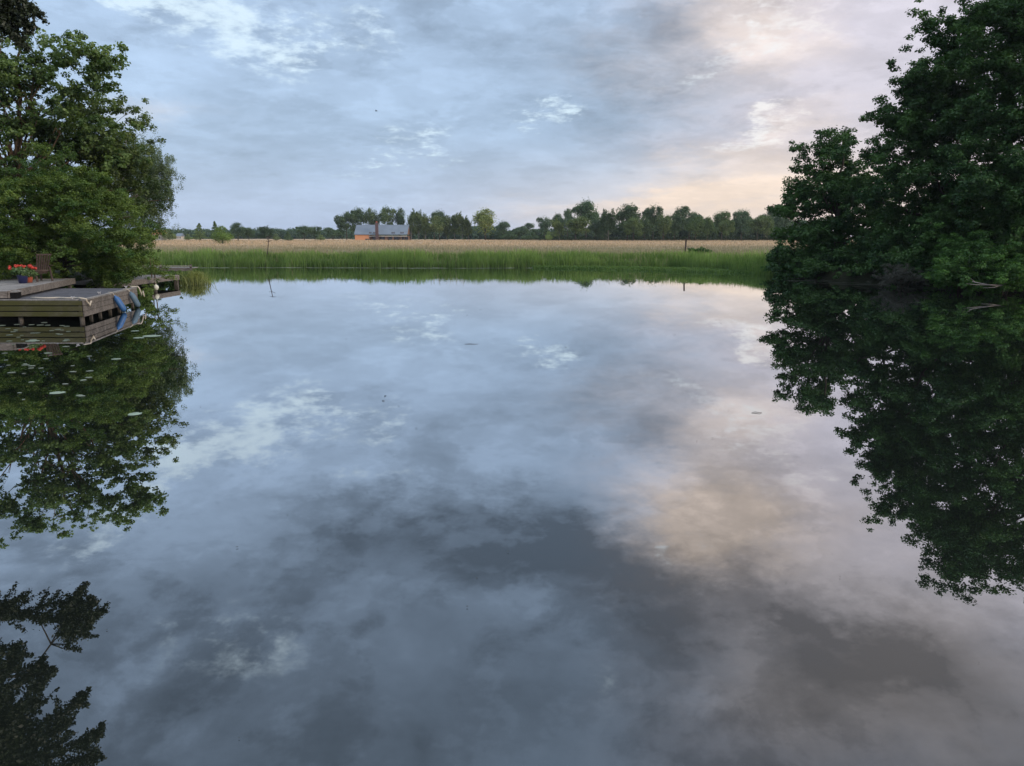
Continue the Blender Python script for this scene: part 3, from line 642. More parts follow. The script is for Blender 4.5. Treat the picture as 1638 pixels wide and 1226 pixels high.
def deck_chair():
    p = P(62, 449, 34.6); t = thing('deck_chair', (p.x, p.y, 1.052), 'dark brown slatted wooden armchair behind the red geraniums', 'chair', rz=R(62))
    t.scale = (1.12,) * 3; w = M['dark_wood']      # faces local +Y
    for i in range(6):
        x = (i - 2.5) * .092; MB().bar((x * .8, -.25, .30), (x * 1.12, -.52, 1.06), .06, .018).build('back_slat', w, t)
    MB().bar((-.30, -.53, 1.05), (.30, -.53, 1.05), .03, .06).build('top_rail', w, t)
    MB().bar((-.27, -.30, .42), (.27, -.30, .42), .03, .06).build('lower_rail', w, t)
    s = MB()
    for i in range(6): s.box((0, -.2 + i * .1, .36 + i * .012), (.54, .08, .02))
    s.build('seat', w, t)
    for sx in (-1, 1):
        MB().bar((sx * .32, .36, 0), (sx * .32, .33, .60), .07, .03).build('leg', w, t)
        MB().bar((sx * .30, -.42, 0), (sx * .30, -.30, .60), .07, .03).build('leg', w, t)
        MB().bar((sx * .34, -.42, .62), (sx * .34, .42, .62), .11, .025).build('armrest', w, t)
deck_chair()
def flower_pot(px_, py_, Y, label, potmat, sc_, seed, nfl):
    p = P(px_, py_, Y); t = thing('flower_pot', (p.x, p.y, 1.052), label, 'flower pot')
    MB().lathe((0, 0, 0), [(.14 * sc_, 0), (.19 * sc_, .28 * sc_), (.21 * sc_, .30 * sc_), (.21 * sc_, .33 * sc_), (.17 * sc_, .33 * sc_), (.02, .30 * sc_)]).build('pot', potmat, t, True)
    rng = np.random.default_rng(seed); n = 1500; d = rng.normal(size=(n, 3)); d /= np.linalg.norm(d, axis=1, keepdims=True)
    c = d * np.array((.46, .34, .20)) * sc_ * (rng.random(n) ** .4)[:, None] + np.array((0, 0, .46 * sc_)); nn = d + rng.normal(size=(n, 3)) * .6; nn[:, 2] += .5
    V, Fq, T = leaves(c, nn, rng.uniform(.05, .09, n), rng, rng.random(n), .9); obj('foliage', npmesh('foliage', V, Fq, 4, T), M['pot_leaf'], t)
    rn = random.Random(seed)
    for _ in range(nfl):
        a = rn.uniform(0, 2 * PI); r = rn.uniform(.1, 1) ** .6; q = np.array((.50 * r * math.cos(a), .36 * r * math.sin(a), .56 + .13 * (1 - r) + rn.uniform(0, .08))) * sc_
        m = 70; e = rng.normal(size=(m, 3)); e /= np.linalg.norm(e, axis=1, keepdims=True)
        V, Fq, T = leaves(q + e * .055, e + rng.normal(size=(m, 3)) * .3, rng.uniform(.035, .06, m), rng, rng.random(m), .9); obj('flower_head', npmesh('flower_head', V, Fq, 4, T), M['petal'], t)
flower_pot(37, 452, 33.0, 'dark blue pot of red geraniums on the raised deck in front of the chair', M['pot'], 1.1, 5, 20)
flower_pot(47, 451, 33.6, 'small red pot tucked between the blue geranium pot and the chair', M['pot_red'], .8, 6, 5)

def boardwalk():
    o = Vector((-21.05, 49.0, 0)); t = thing('boardwalk', o, 'weathered boardwalk end standing on a thick post beyond the leafy boughs', 'dock')
    mb = MB(); Z = .64
    for i in range(54): mb.box((-1.6, -.1 - i * .18, Z - .02), (3.2, .17, .04))
    mb.build('deck', M['deck_grey'], t)
    MB().box((.03, -4.9, Z - .16), (.06, 9.7, .28), bev=.01).build('fascia', M['fascia_side'], t)
    MB().box((-1.6, .035, Z - .16), (3.2, .06, .28), bev=.01).build('fascia', M['fascia_side'], t)
    for y in (-.15, -3.2, -6.3, -9.3): MB().box((-.12, y, -.53), (.22, .22, 2.3), bev=.01).build('post', M['pile'], t)
    for y in (-.15, -3.2, -6.3): MB().box((-3.0, y, -.5), (.2, .2, 2.2)).build('post', M['pile'], t)
boardwalk()
def far_jetty():
    a = P(236, 431, 60); b = P(306, 431, 60); o = Vector((b.x, 60, 0)); t = thing('jetty', o, 'low grey jetty with a pale rail board, beyond the boardwalk', 'dock')
    L = b.x - a.x + 3
    MB().box((-L / 2, .8, .62), (L, 1.5, .06)).build('deck', M['deck_grey'], t)
    MB().box((-L / 2, -.02, .52), (L, .06, .25)).build('fascia', M['fascia_side'], t)
    MB().box((-L / 2, 0, .78), (L, .10, .05)).build('rail', M['beam_pale'], t)
    for x in (-.06, -2.4, -4.8): MB().box((x, .1, 0), (.14, .14, 1.8)).build('post', M['pile'], t)
far_jetty()
for k, (x, lab) in enumerate(((243, 'thin brown post on the boardwalk, left of a pair under the boughs'), (248, 'thin brown post on the boardwalk, right of a pair under the boughs'))):
    p = P(x, 446, 45.5); o = MB().tube([(0, 0, 0), (.01, 0, .5), (-.01, 0, 1.15)], [.035, .03, .028], 8).build('wooden_post', M['bark_warm'], None, True); o.location = (p.x, 45.5, .62); tag(o, lab, 'post', 'pair of posts on the boardwalk')
# white float under the boardwalk
def buoy(loc, r, label, group=None, name='float_buoy'):
    t = thing(name, loc, label, 'buoy', group)
    MB().lathe((0, 0, 0), [(r * .25, -r * 1.1), (r * .75, -r * .75), (r, 0), (r * .8, r * .7), (r * .3, r * 1.1), (r * .12, r * 1.25)], 14).build('body', M['white'], t, True)
    MB().tube([(0, 0, r * 1.2), (.01, 0, r * 1.6), (0, 0, r * 2.4)], .012, 5).build('eyelet', M['rope'], t, True)
buoy((-19.7, 42.8, .24), .14, 'pale float hanging just above the water at the boardwalk side')
# stake with cross pieces and two floats
def stake():
    b = W(427, 427); t = thing('mooring_stake', (b.x, b.y, 0), 'tall thin leaning stake with short cross pieces standing in the water by the reeds', 'stake')
    l = .42
    MB().tube([(0, 0, -1), (0.02, 0, 0), (.10, 0, 1.1), (.25, 0, 2.1), (l, 0, 3.1)], [.05, .05, .045, .04, .03], 7).build('pole', M['dark_wood'], t, True)
    MB().tube([(l - .35, 0, 2.55), (l - .08, 0, 2.5), (l + .28, 0, 2.68)], [.02, .028, .015], 6).build('cross_piece', M['dark_wood'], t, True)
    MB().tube([(l - .32, 0, 3.0), (l, 0, 3.08), (l + .35, 0, 3.05)], [.02, .028, .015], 6).build('cross_piece', M['dark_wood'], t, True)
    for k, (dx, lab) in enumerate(((-.22, 'left white float of the two at the foot of the leaning stake'), (.2, 'right white float of the two at the foot of the leaning stake'))):
        buoy((b.x + dx, b.y - .25, .16), .17, lab, 'white floats by the stake')
stake()
# post with brace on the far bank
p = P(1096, 404, 84); t = thing('fence_post', (p.x, 84, gz(p.x, 84) - .1), 'dark post with a pale slanting brace at the top of the reed bank', 'post')
MB().box((0, 0, .95), (.14, .14, 2.2), Matrix.Rotation(R(3), 3, 'Y'), bev=.01).build('post', M['dark_wood'], t)
MB().bar((.06, -.05, 1.3), (.95, -.3, .4), .06, .06).build('brace', M['bark_pale'], t)

# tussock at the boardwalk end
def blades(n, xy, h, w, rng, lean=.35, z=None, seg=2):
    """curved tapering blades: returns verts/faces (quads)"""
    X, Y = xy; Z = ground_z(X, Y) if z is None else z; a = rng.uniform(0, 2 * PI, n); ln = rng.normal(0, lean, n) * h
    b = rng.uniform(0, 2 * PI, n); dx, dy = np.cos(a) * w / 2, np.sin(a) * w / 2; lx, ly = np.cos(b) * ln, np.sin(b) * ln
    rows = []
    for t, k in ((0, 1.0), (.55, .8), (1.0, .08)):
        cx, cy, cz = X + lx * t ** 2, Y + ly * t ** 2, Z + h * (t - .12 * t * t * np.abs(ln) / (h + 1e-6)); rows.append(np.stack([cx - dx * k, cy - dy * k, cz], 1)); rows.append(np.stack([cx + dx * k, cy + dy * k, cz], 1))
    V = np.stack(rows, 1); n_ = np.arange(n)[:, None] * 6
    Fq = np.concatenate([n_ + np.array([[0, 1, 3, 2]]), n_ + np.array([[2, 3, 5, 4]])], 0)
    return V.reshape(-1, 3), Fq
def tuft(px_, py_, Y, n, h, spread, label, seed, col=None, name='grass_tussock'):
    p = P(px_, py_, Y); rng = np.random.default_rng(seed); t = thing(name, (p.x, p.y, 0), label, 'plant')
    r = np.abs(rng.normal(0, spread, n)); a = rng.uniform(0, 2 * PI, n); V, Fq = blades(n, (r * np.cos(a) * .5, r * np.sin(a) * .5), h * rng.uniform(.5, 1.1, n), np.full(n, .03), rng, .55, z=np.zeros(n))
    o = obj('foliage', npmesh('foliage', V, Fq, 4, np.repeat(rng.random(n), 6)), M['tussock'], t)
    me, C = crown_mesh('foliage', [(0, 0, .35, .7, .5, .45)], 40, 60, .4, .11, seed, flat=.6, aspect=.25, droop=.2); obj('leaves', me, M['tussock'], t)
    MB().tube([(0, 0, -.6), (0, 0, .12)], [.22, .16], 9).build('root_clump', M['pile'], t, True)
tuft(312, 452, 50, 700, .85, .95, 'yellow green grassy tussock in the water at the end of the boardwalk', 51)

# ------------------------------------------------------------------ far bank: reeds, meadow grass
def reeds():
    rng = np.random.default_rng(61); n = 420000; X = rng.uniform(-72, 34, n); Y = rng.uniform(58, 85, n); dpt = pond_sd(X, Y)
    keep = (dpt > -.25) & (rng.random(n) < np.exp(-np.maximum(dpt, 0) / 2.6)) & (Y > 60 + np.maximum(0, -X - 20) * .25); X, Y, dpt = X[keep], Y[keep], dpt[keep]; n = len(X); dpt = np.maximum(dpt, 0)
    cl = .5 + .2 * np.sin(X * .9 + 2 * np.sin(X * .23)) + .17 * np.sin(X * 2.3 + Y) + .16 * np.sin(X * .31 + 1.5 * np.sin(X * .11 + 1))
    h = (.78 + .85 * cl) * rng.uniform(.5, 1.15, n) * (1 - .34 * sst(dpt, 0, 2.5))
    V, Fq = blades(n, (X, Y), h, rng.uniform(.03, .06, n), rng, .22)
    tint = np.clip(rng.normal(.42, .22, n) + .5 * (cl - .5) + .12 * sst(dpt, 1, 5), 0, 1)
    tag(obj('reed_bed', npmesh('reed_bed', V, Fq, 4, np.repeat(tint, 6)), M['reed']), 'band of bright green reeds along the far shore', 'reeds', kind='stuff')
reeds()
def stalks():
    rng = np.random.default_rng(64); n = 26000; X = rng.uniform(-72, 30, n); Y = rng.uniform(60, 84, n); dpt = pond_sd(X, Y); q = (dpt > -.1) & (dpt < 5) & (Y > 62 + np.maximum(0, -X - 20) * .25) & (rng.random(n) < .35 + .3 * np.sin(X * .5 + 2 * np.sin(X * .17)))
    X, Y = X[q], Y[q]; n = len(X); V, Fq = blades(n, (X, Y), rng.uniform(.6, 1.3, n), rng.uniform(.025, .05, n), rng, .15)
    m = leafmat('dry_stalk', (.22, .22, .11), (.42, .38, .24), .3, .02)
    tag(obj('reed_stalks', npmesh('reed_stalks', V, Fq, 4, np.repeat(rng.random(n), 6)), m), 'pale dry stalks standing up through the green reeds', 'reeds', kind='stuff')
stalks()
def meadow():
    rng = np.random.default_rng(62); n = 130000; Y = 80 * (330 / 80) ** (rng.random(n) ** 1.25); X = rng.uniform(-.72, .62, n) * Y
    keep = (pond_sd(X, Y) > 2.5); X, Y = X[keep], Y[keep]; n = len(X)
    h = rng.uniform(.2, .5, n) * (1 + .15 * np.sin(X * .11 + Y * .07)) ; w = .035 * (Y / 80) * rng.uniform(.8, 2.2, n)
    V, Fq = blades(n, (X, Y), h, w, rng, .3)
    m, N, o = newmat('meadow_grass'); c, p, x, y = field_colour(N); at = N.n.new('ShaderNodeAttribute'); at.attribute_name = 'tint'
    c = N.mix(at.outputs['Fac'], N.mix(1.0, c, (.88, .92, .85), 'MULTIPLY'), N.mix(1.0, c, (1.14, 1.1, 1.08), 'MULTIPLY'))
    df = N.n.new('ShaderNodeBsdfDiffuse'); tr = N.n.new('ShaderNodeBsdfTranslucent'); mx = N.n.new('ShaderNodeMixShader'); mx.inputs[0].default_value = .35
    N.l.new(c, df.inputs[0]); N.l.new(c, tr.inputs[0]); N.l.new(df.outputs[0], mx.inputs[1]); N.l.new(tr.outputs[0], mx.inputs[2]); N.l.new(mx.outputs[0], o.inputs[0])
    tag(obj('meadow_grass', npmesh('meadow_grass', V, Fq, 4, np.repeat(rng.random(n), 6)), m), 'dry tan meadow grass beyond the reeds', 'grass', kind='stuff')
meadow()
def flat_bits(name, spots, mat, label, cat, seed, z=.006):
    """small irregular floating patches: (x, y, rx, ry)"""
    rn = random.Random(seed); bm = bmesh.new()
    for k, (x, y, rx, ry) in enumerate(spots):
        n = 9; vs = []
        for j in range(n):
            a = 2 * PI * j / n; q = rn.uniform(.6, 1.1); vs.append(bm.verts.new((x + math.cos(a) * rx * q, y + math.sin(a) * ry * q, z + (k % 7) * .0012)))
        bm.faces.new(vs)
    me = bpy.data.meshes.new(name); bm.to_mesh(me); bm.free(); return tag(obj(name, me, mat), label, cat, kind='stuff')
rn = random.Random(7)
sp1 = [(x, np.interp(x, [-45, -8, 8, 20], [75.6, 76.0, 75.3, 71.0]) + rn.gauss(0, .25) + .5 * math.sin(x * .2), rn.uniform(.2, .9), rn.uniform(.06, .22)) for x in [rn.uniform(-45, 19.5) for _ in range(330)]]
flat_bits('floating_scum', sp1, M['scum'], 'pale line of floating weed along the foot of the reeds', 'pondweed', 8)
sp2 = []
for _ in range(260):
    x = rn.uniform(1255, 1600); y = np.interp(x, [1255, 1400, 1500, 1600], [446, 455, 461, 466]) + rn.gauss(0, 2.2); p = W(x, y); sp2.append((p.x, p.y, rn.uniform(.15, .8), rn.uniform(.04, .16)))
flat_bits('floating_debris', sp2, M['deadbrush'], 'thin streaks of floating weed and dead stems under the right bank trees', 'pondweed', 9)
def waterweed():
    rng = np.random.default_rng(63); n = 16000; X = rng.uniform(2, 21, n); Y = np.interp(X, [2, 10, 21], [76.2, 74, 67.5]) + rng.normal(0, 1.1, n) * np.interp(X, [2, 21], [.5, 2.0])
    V, Fq = blades(n, (X, Y), rng.uniform(.08, .32, n), np.full(n, .07), rng, .8, z=np.zeros(n) - .02)
    o = tag(obj('water_weed', npmesh('water_weed', V, Fq, 4, np.repeat(rng.random(n) * .6, 6)), M['reed']), 'low green water plants spreading out from the right end of the reeds', 'water plants', kind='stuff')
    o.color = (.75, .8, .8, 1)
waterweed()
shrub('undergrowth_bush', 266, 456, 50.5, 34, 11, 80, 140, .45, .11, M['hornbeam'], 'dark green growth behind and under the boardwalk posts', 67)
shrub('waterside_bush', 229, 484, 37.2, 19, 12, 70, 150, .34, .09, M['hornbeam'], 'dark leafy bough ends touching the water between the low dock and the boardwalk', 68, droop=.2)
shrub('dark_bush', 1119, 408, 82, 15, 6, 40, 110, .4, .14, M['willow'], 'small dark rounded bush on the reed bank right of the braced post', 66)

# lily pads
def pad_mesh(seed, r=1.0):
    rn_ = random.Random(seed); bm = bmesh.new(); n = 22; a0 = rn_.uniform(0, 6.28); top, bot = [], []
    c = (0, 0, .004)
    for j in range(n):
        a = a0 + .18 + (2 * PI - .36) * j / (n - 1); q = r * rn_.uniform(.93, 1.03); top.append(bm.verts.new((math.cos(a) * q, math.sin(a) * q, .004 + rn_.uniform(0, .002))))
        bot.append(bm.verts.new((math.cos(a) * q * .97, math.sin(a) * q * .97, .002)))
    ct, cb = bm.verts.new((0, 0, .009)), bm.verts.new((0, 0, .001))
    for j in range(n - 1):
        bm.faces.new((ct, top[j], top[j + 1])); bm.faces.new((cb, bot[j + 1], bot[j])); bm.faces.new((top[j], bot[j], bot[j + 1], top[j + 1]))
    bm.faces.new((ct, cb, bot[0], top[0])); bm.faces.new((top[-1], bot[-1], cb, ct))
    me = bpy.data.meshes.new('lily_pad'); bm.to_mesh(me); bm.free(); return me
pads = [pad_mesh(s) for s in range(5)]
for me in pads: me.materials.append(M['pad'])
big = pad_mesh(9); big.materials.append(M['pad_pale'])
def pad(x, y, w, label, group=None, me=None):
    p = W(x, y); o = bpy.data.objects.new('lily_pad', me or pads[rn.randrange(5)]); link(o); o.location = (p.x, p.y, .004)
    s = w * .72 * p.y / F / 2; o.scale = (s, s * rn.uniform(.8, 1.1), 1); o.rotation_euler = (0, 0, rn.uniform(0, 6)); tag(o, label, 'lily pad', group)
for i in range(60):
    x, y = rn.choice([(rn.uniform(0, 110), rn.uniform(516, 548)), (rn.uniform(0, 150), rn.uniform(545, 640)), (rn.uniform(0, 120), rn.uniform(520, 590))])
    pad(x, y, rn.uniform(7, 17), 'small pale lily pad, one of many scattered on the dark reflections before the low dock', 'small lily pads scattered on the dark water')
for x, y, w, lab in ((243, 538, 38, 'largest pale green lily pad, right of the dock corner on the dark reflection'), (222, 541, 26, 'pale lily pad touching the left side of the largest one'),
                     (216, 530, 18, 'pale lily pad behind the largest one, nearest the dock side'), (216, 663, 34, 'lone pale lily pad low on the left at the edge of the tree reflection'), (92, 629, 32, 'pale lily pad in the middle of the left tree reflection'),
                     (186, 575, 20, 'pale lily pad between the largest one and the middle of the tree reflection'), (52, 546, 30, 'broad lily pad just below the green stained dock front')):
    pad(x, y, w, lab, me=big)
for x, y, w, lab in ((754, 551, 22, 'thin floating twig in the middle of the pond, farther one'), (1211, 661, 18, 'thin dark floating twig right of the middle of the pond'), (613, 642, 4, 'tiny dark leaf floating left of the pond middle')):
    p = W(x, y); s = w * p.y / F / 2; o = MB().tube([(-s, 0, 0), (-s * .3, .03, .004), (s * .4, -.02, .004), (s, .03, 0)], [.003, .006, .005, .002], 6).build('floating_twig', M['bark'], None, True); o.location = (p.x, p.y, .008); tag(o, lab, 'twig')

sp3 = []
for _ in range(70):
    x, y = rn.uniform(60, 1600), 470 + 740 * rn.random() ** 1.4; p = W(x, y); k = p.y / F * rn.uniform(.5, 1.4); sp3.append((p.x, p.y, k * rn.uniform(.8, 2.2), k))
flat_bits('floating_specks', sp3, M['deadbrush'], 'tiny specks of leaf and pollen scattered over the pond', 'specks', 14)
# ------------------------------------------------------------------ house across the field
def farmhouse():
    Yh = 330.0; a = P(568, 385, Yh); b = P(650, 385, Yh); z0 = gz((a.x + b.x) / 2, Yh); W_ = b.x - a.x + .5; zt_ = P(600, 359.5, Yh).z - z0; ze = P(568, 375, Yh).z - z0
    t = thing('farmhouse', (a.x, Yh, z0 - .05), 'long low orange timber house with a grey metal roof and brick chimney across the field', 'house', rz=R(-3)); D = 8.0
    MB().box((3.0, D / 2, ze / 2), (6.0, D, ze)).build('wall', M['clad'], t)
    MB().box((6.0 + (W_ - 6) / 2, D / 2 + .6, (ze - .6) / 2), (W_ - 6.0, D - 1.2, ze - .6)).build('wall', M['wall_dim'], t)
    bm = bmesh.new(); e = .25
    def slab(x0, x1, zz, y0):
        pr = [(y0, zz), (D / 2, zt_), (D - y0, zz), (D - y0, zz - .18), (D / 2, zt_ - .2), (y0, zz - .18)]
        L0 = [bm.verts.new((x0, y, z)) for y, z in pr]; L1 = [bm.verts.new((x1, y, z)) for y, z in pr]
        for j in range(6): bm.faces.new((L0[j], L0[(j + 1) % 6], L1[(j + 1) % 6], L1[j]))
        bm.faces.new(L0[::-1]); bm.faces.new(L1)
    slab(-e, W_ + e, ze, -.45)
    bmesh.ops.recalc_face_normals(bm, faces=bm.faces); me = bpy.data.meshes.new('roof'); bm.to_mesh(me); bm.free(); rf = obj('roof', me, M['roof_metal'], t)
    for gx in (0.0, W_):                            # gable ends
        m_ = bmesh.new(); v = [m_.verts.new((gx + q, y, z)) for q in (-.02, .02) for y, z in ((.0, ze - .1), (D / 2, zt_ - .25), (D, ze - .1))]
        m_.faces.new(v[:3]); m_.faces.new(v[3:][::-1]); 
        for i, j in ((0, 1), (1, 2), (2, 0)): m_.faces.new((v[i], v[j], v[j + 3], v[i + 3]))
        bmesh.ops.recalc_face_normals(m_, faces=m_.faces); me = bpy.data.meshes.new('gable'); m_.to_mesh(me); m_.free(); obj('gable', me, M['wall_dim'] if gx else M['clad'], t)
    cx = P(604.5, 385, Yh).x - a.x
    ch = MB().box((cx, -.9, (zt_ + .9) / 2), (1.15, 1.0, zt_ + .9)).build('chimney', M['brick'], t)
    MB().box((cx, -.9, zt_ + 1.0), (.5, .5, .5)).build('chimney_pot', M['pot_red'], ch)
    for x0, x1, z_, h_ in ((4.4, 6.6, .55, .5),): 
        f = MB().box(((x0 + x1) / 2, -.04, z_), (x1 - x0, .1, h_)).build('window', M['blackish'], t); MB().box(((x0 + x1) / 2, -.1, z_), (x1 - x0 - .15, .03, h_ - .12)).build('pane', M['glass_dark'], f)
    for x0, x1 in ((7.1, 9.1), (10.3, 12.4), (14.0, 15.7), (16.5, 18.4), (18.7, 20.6), (20.9, 22.6)):
        f = MB().box(((x0 + x1) / 2, 1.14, .9), (x1 - x0, .1, 1.5)).build('window', M['blackish'], t); MB().box(((x0 + x1) / 2, 1.07, .9), (x1 - x0 - .16, .03, 1.34)).build('pane', M['glass_dark'], f)
    MB().box((6 + (W_ - 6) / 2, .0, ze - .75), (W_ - 6, .3, .35)).build('lintel', M['beam_pale'], t)
    for x in (6.3, 9.7, 13.2, 16.1, 19.6, 22.8): MB().box((x, .0, (ze - .9) / 2), (.28, .28, ze - .9)).build('post', M['wall_dim'], t)
    for x0, x1 in ((6.0, 7.1), (7.6, 8.7), (15.5, 17.0), (19.2, 20.8)):   # roof lights
        f = .10; y = -.45 + (D / 2 + .45) * f; z = ze + (zt_ - ze) * f; ang = math.atan2(zt_ - ze, D / 2 + .45)
        MB().box(((x0 + x1) / 2, y + .25, z + .25 * math.tan(ang) + .06), (x1 - x0, .9, .08), Matrix.Rotation(ang, 3, 'X')).build('roof_light', M['glass_dark'], rf)
farmhouse()
def small_house(px_, base, Y, w, h, rh, wall, roof, label, chim=False):
    p = P(px_, base, Y); z = gz(p.x, Y); t = thing('house', (p.x, Y, z), label, 'house'); D = 5
    MB().box((0, D / 2, h / 2), (w, D, h)).build('wall', wall, t)
    bm = bmesh.new(); L0 = [bm.verts.new((-w / 2 - .3, y, q)) for y, q in ((-.3, h), (D / 2, h + rh), (D + .3, h))]; L1 = [bm.verts.new((w / 2 + .3, y, q)) for y, q in ((-.3, h), (D / 2, h + rh), (D + .3, h))]
    for i in range(3): bm.faces.new((L0[i], L0[(i + 1) % 3], L1[(i + 1) % 3], L1[i]))
    bm.faces.new(L0[::-1]); bm.faces.new(L1); bmesh.ops.recalc_face_normals(bm, faces=bm.faces); me = bpy.data.meshes.new('roof'); bm.to_mesh(me); bm.free(); rf = obj('roof', me, roof, t)
    for x in (-w * .3, w * .05, w * .32): MB().box((x, -.03, h * .5), (w * .14, .08, h * .35)).build('window', M['glass_dark'], t)
    if chim: MB().box((w * .1, D / 2, h + rh + .8), (.5, .5, 2.5)).build('chimney', M['brick'], rf)
small_house(251, 382, 300, 3.4, 2.4, 1.7, M['beam_pale'], M['clad'], 'tiny far house with an orange roof, seen beside the left bank leaves', True)
small_house(286, 382, 520, 3.4, 1.8, 2.0, M['beam_pale'], M['roof_metal'], 'tiny far barn with a blue grey roof among the distant trees', False)

# ------------------------------------------------------------------ trees across the field
def solid_crown(blobs, seed, leaf=.42):
    rng = np.random.default_rng(seed); cs, ns, ts = [], [], []
    lumps = []
    for b in blobs:
        lumps.append(b)
        for _ in range(7):                          # rounded lumps over every mass
            d = rng.normal(size=3); d /= np.linalg.norm(d); d[2] = abs(d[2]) * .9 - .2; q = .38 * rng.uniform(.7, 1.2)
            lumps.append((b[0] + d[0] * b[3] * .78, b[1] + d[1] * b[4] * .78, b[2] + d[2] * b[5] * .78, b[3] * q, b[4] * q, b[5] * q))
    for b in lumps:
        r = np.array(b[3:6]); n = int(58 * (r[0] * r[2]) ** .8) + 30; d = rng.normal(size=(n, 3)); d /= np.linalg.norm(d, axis=1, keepdims=True)
        cs.append(np.array(b[:3]) + d * r * (rng.random(n) ** .4)[:, None] * rng.uniform(.9, 1.06, n)[:, None]); v = rng.normal(size=(n, 3)) * .45 + d * .8; v[:, 2] += .45; ns.append(v)
        ts.append(np.clip(rng.normal(.42, .13) + rng.normal(0, .12, n), 0, 1))
    c = np.concatenate(cs); V, Fq, T = leaves(c, np.concatenate(ns), leaf * rng.uniform(.6, 1.3, len(c)), rng, np.concatenate(ts), .8)
    return npmesh('crown', V, Fq, 4, T), c
def far_proto(kind, seed):
    rng = random.Random(seed)
    if kind == 'round': bl = [(0, 0, 8.2, 4.2, 4.2, 4.6)] + [(rng.uniform(-2.4, 2.4), rng.uniform(-2, 2), rng.uniform(6, 10), 2.4, 2.4, 2.2) for _ in range(3)] + [(3.2 * math.cos(q), 2.6 * math.sin(q), 7 + 3 * math.sin(q * 2.3 + seed), 2, 2, 1.9) for q in (0, 1.1, 2.2, 3.1, 4.4, 5.3)]; n, per = 210, 34
    elif kind == 'broad': bl = [(rng.uniform(-4, 4), rng.uniform(-3, 3), 6.5 + rng.uniform(-2, 4), 2.8, 2.6, 2.3) for _ in range(10)]; n, per = 210, 34
    elif kind == 'oval': bl = [(0, 0, 7.5, 3.6, 3.6, 6), (rng.uniform(-1, 1), 0, 10, 2.6, 2.6, 3)] + [(rng.uniform(-3, 3), 0, rng.uniform(4, 9), 2.2, 2.2, 2.4) for _ in range(4)]; n, per = 230, 36
    elif kind == 'cone': bl = [(0, 0, 2.5 + k * 2.1, 3.9 - k * .72, 3.9 - k * .72, 1.8) for k in range(5)] + [(0, 0, 12.4, .5, .5, 1.4)]; n, per = 170, 32
    elif kind == 'loose': bl = [(rng.uniform(-3.2, 3.2), rng.uniform(-2, 2), rng.uniform(4, 11.5), 1.7, 1.7, 2.6) for _ in range(11)]; n, per = 160, 28
    elif kind == 'bush': bl = [(0, 0, 5, 5, 5, 4.6), (-2, 0, 4, 4, 4, 4), (2.2, 0, 4.5, 4, 4, 4.4), (.8, 0, 9.5, 2.5, 2.5, 3.2)]; n, per = 260, 34
    fl = 1.3 if kind == 'loose' else .7
    me, C = crown_mesh('crown', bl, int(n * 1.9), per * 1.1, .85 if kind != 'loose' else .9, .42, seed, flat=fl, aspect=.75, jit=.03, br=.38 if kind != 'loose' else .8, shell=.45 if kind != 'loose' else .25)
    if kind != 'loose': me, C = solid_crown(bl, seed)
    me.materials.append(M['far'])
    rn_ = random.Random(seed); tb = branches((0, 0, -1.0), (0, 0, 8.5), .28, [C[rn_.randrange(len(C))] for _ in range(12) if kind == 'loose'] + [q for q in C[:200:20] if q[2] < 9], seed, seg=7)
    bmesh.ops.recalc_face_normals(tb.bm, faces=tb.bm.faces); tm = bpy.data.meshes.new('trunk'); tb.bm.to_mesh(tm); tb.bm.free(); tm.materials.append(M['bark_pale'] if kind == 'loose' else M['bark'])
    co_ = np.empty(len(me.vertices) * 3, np.float32); me.vertices.foreach_get('co', co_); co_ = co_.reshape(-1, 3)
    return me, tm, float(np.percentile(co_[:, 2], 99.6)), float(np.percentile(co_[:, 0], 99) - np.percentile(co_[:, 0], 1))
PR = {k: [far_proto(k, s) for s in ss] for k, ss in (('round', (101, 102, 103)), ('broad', (111, 112)), ('oval', (121, 122)), ('cone', (131,)), ('loose', (141, 142)), ('bush', (151,)))}
def far_tree(kind, x, top, w, base, Y, label, col=(1, 1, 1), name=None, group=None, v=None):
    me, tm, H, Wd = PR[kind][(v if v is not None else int(x)) % len(PR[kind])]; p = P(x, top, Y); z = gz(p.x, Y)
    nm = name or {'cone': 'conical_tree', 'bush': 'field_bush', 'loose': 'birch_tree', 'oval': 'oval_tree', 'round': 'round_tree', 'broad': 'broad_tree'}[kind]
    t = thing(nm, (p.x, Y, z - .1), label, 'bush' if kind == 'bush' else 'tree', group, rz=(int(x) * 37 % 360) * PI / 180); s = (p.z - z) / H; wx = w * Y / F / Wd
    t.scale = (wx, wx, s)
    c = obj('crown', me, None, t); c.color = (*col, 1); obj('trunk', tm, None, t); return t
G1 = 'trees behind the orange house'; G2 = 'birches right of the orange house'; G3 = 'row of trees across the field on the right'; G4 = 'low trees far off on the left'
bl_ = (.62, .78, .82); dk = (.55, .68, .62); ol = (1.0, 1.0, .72)
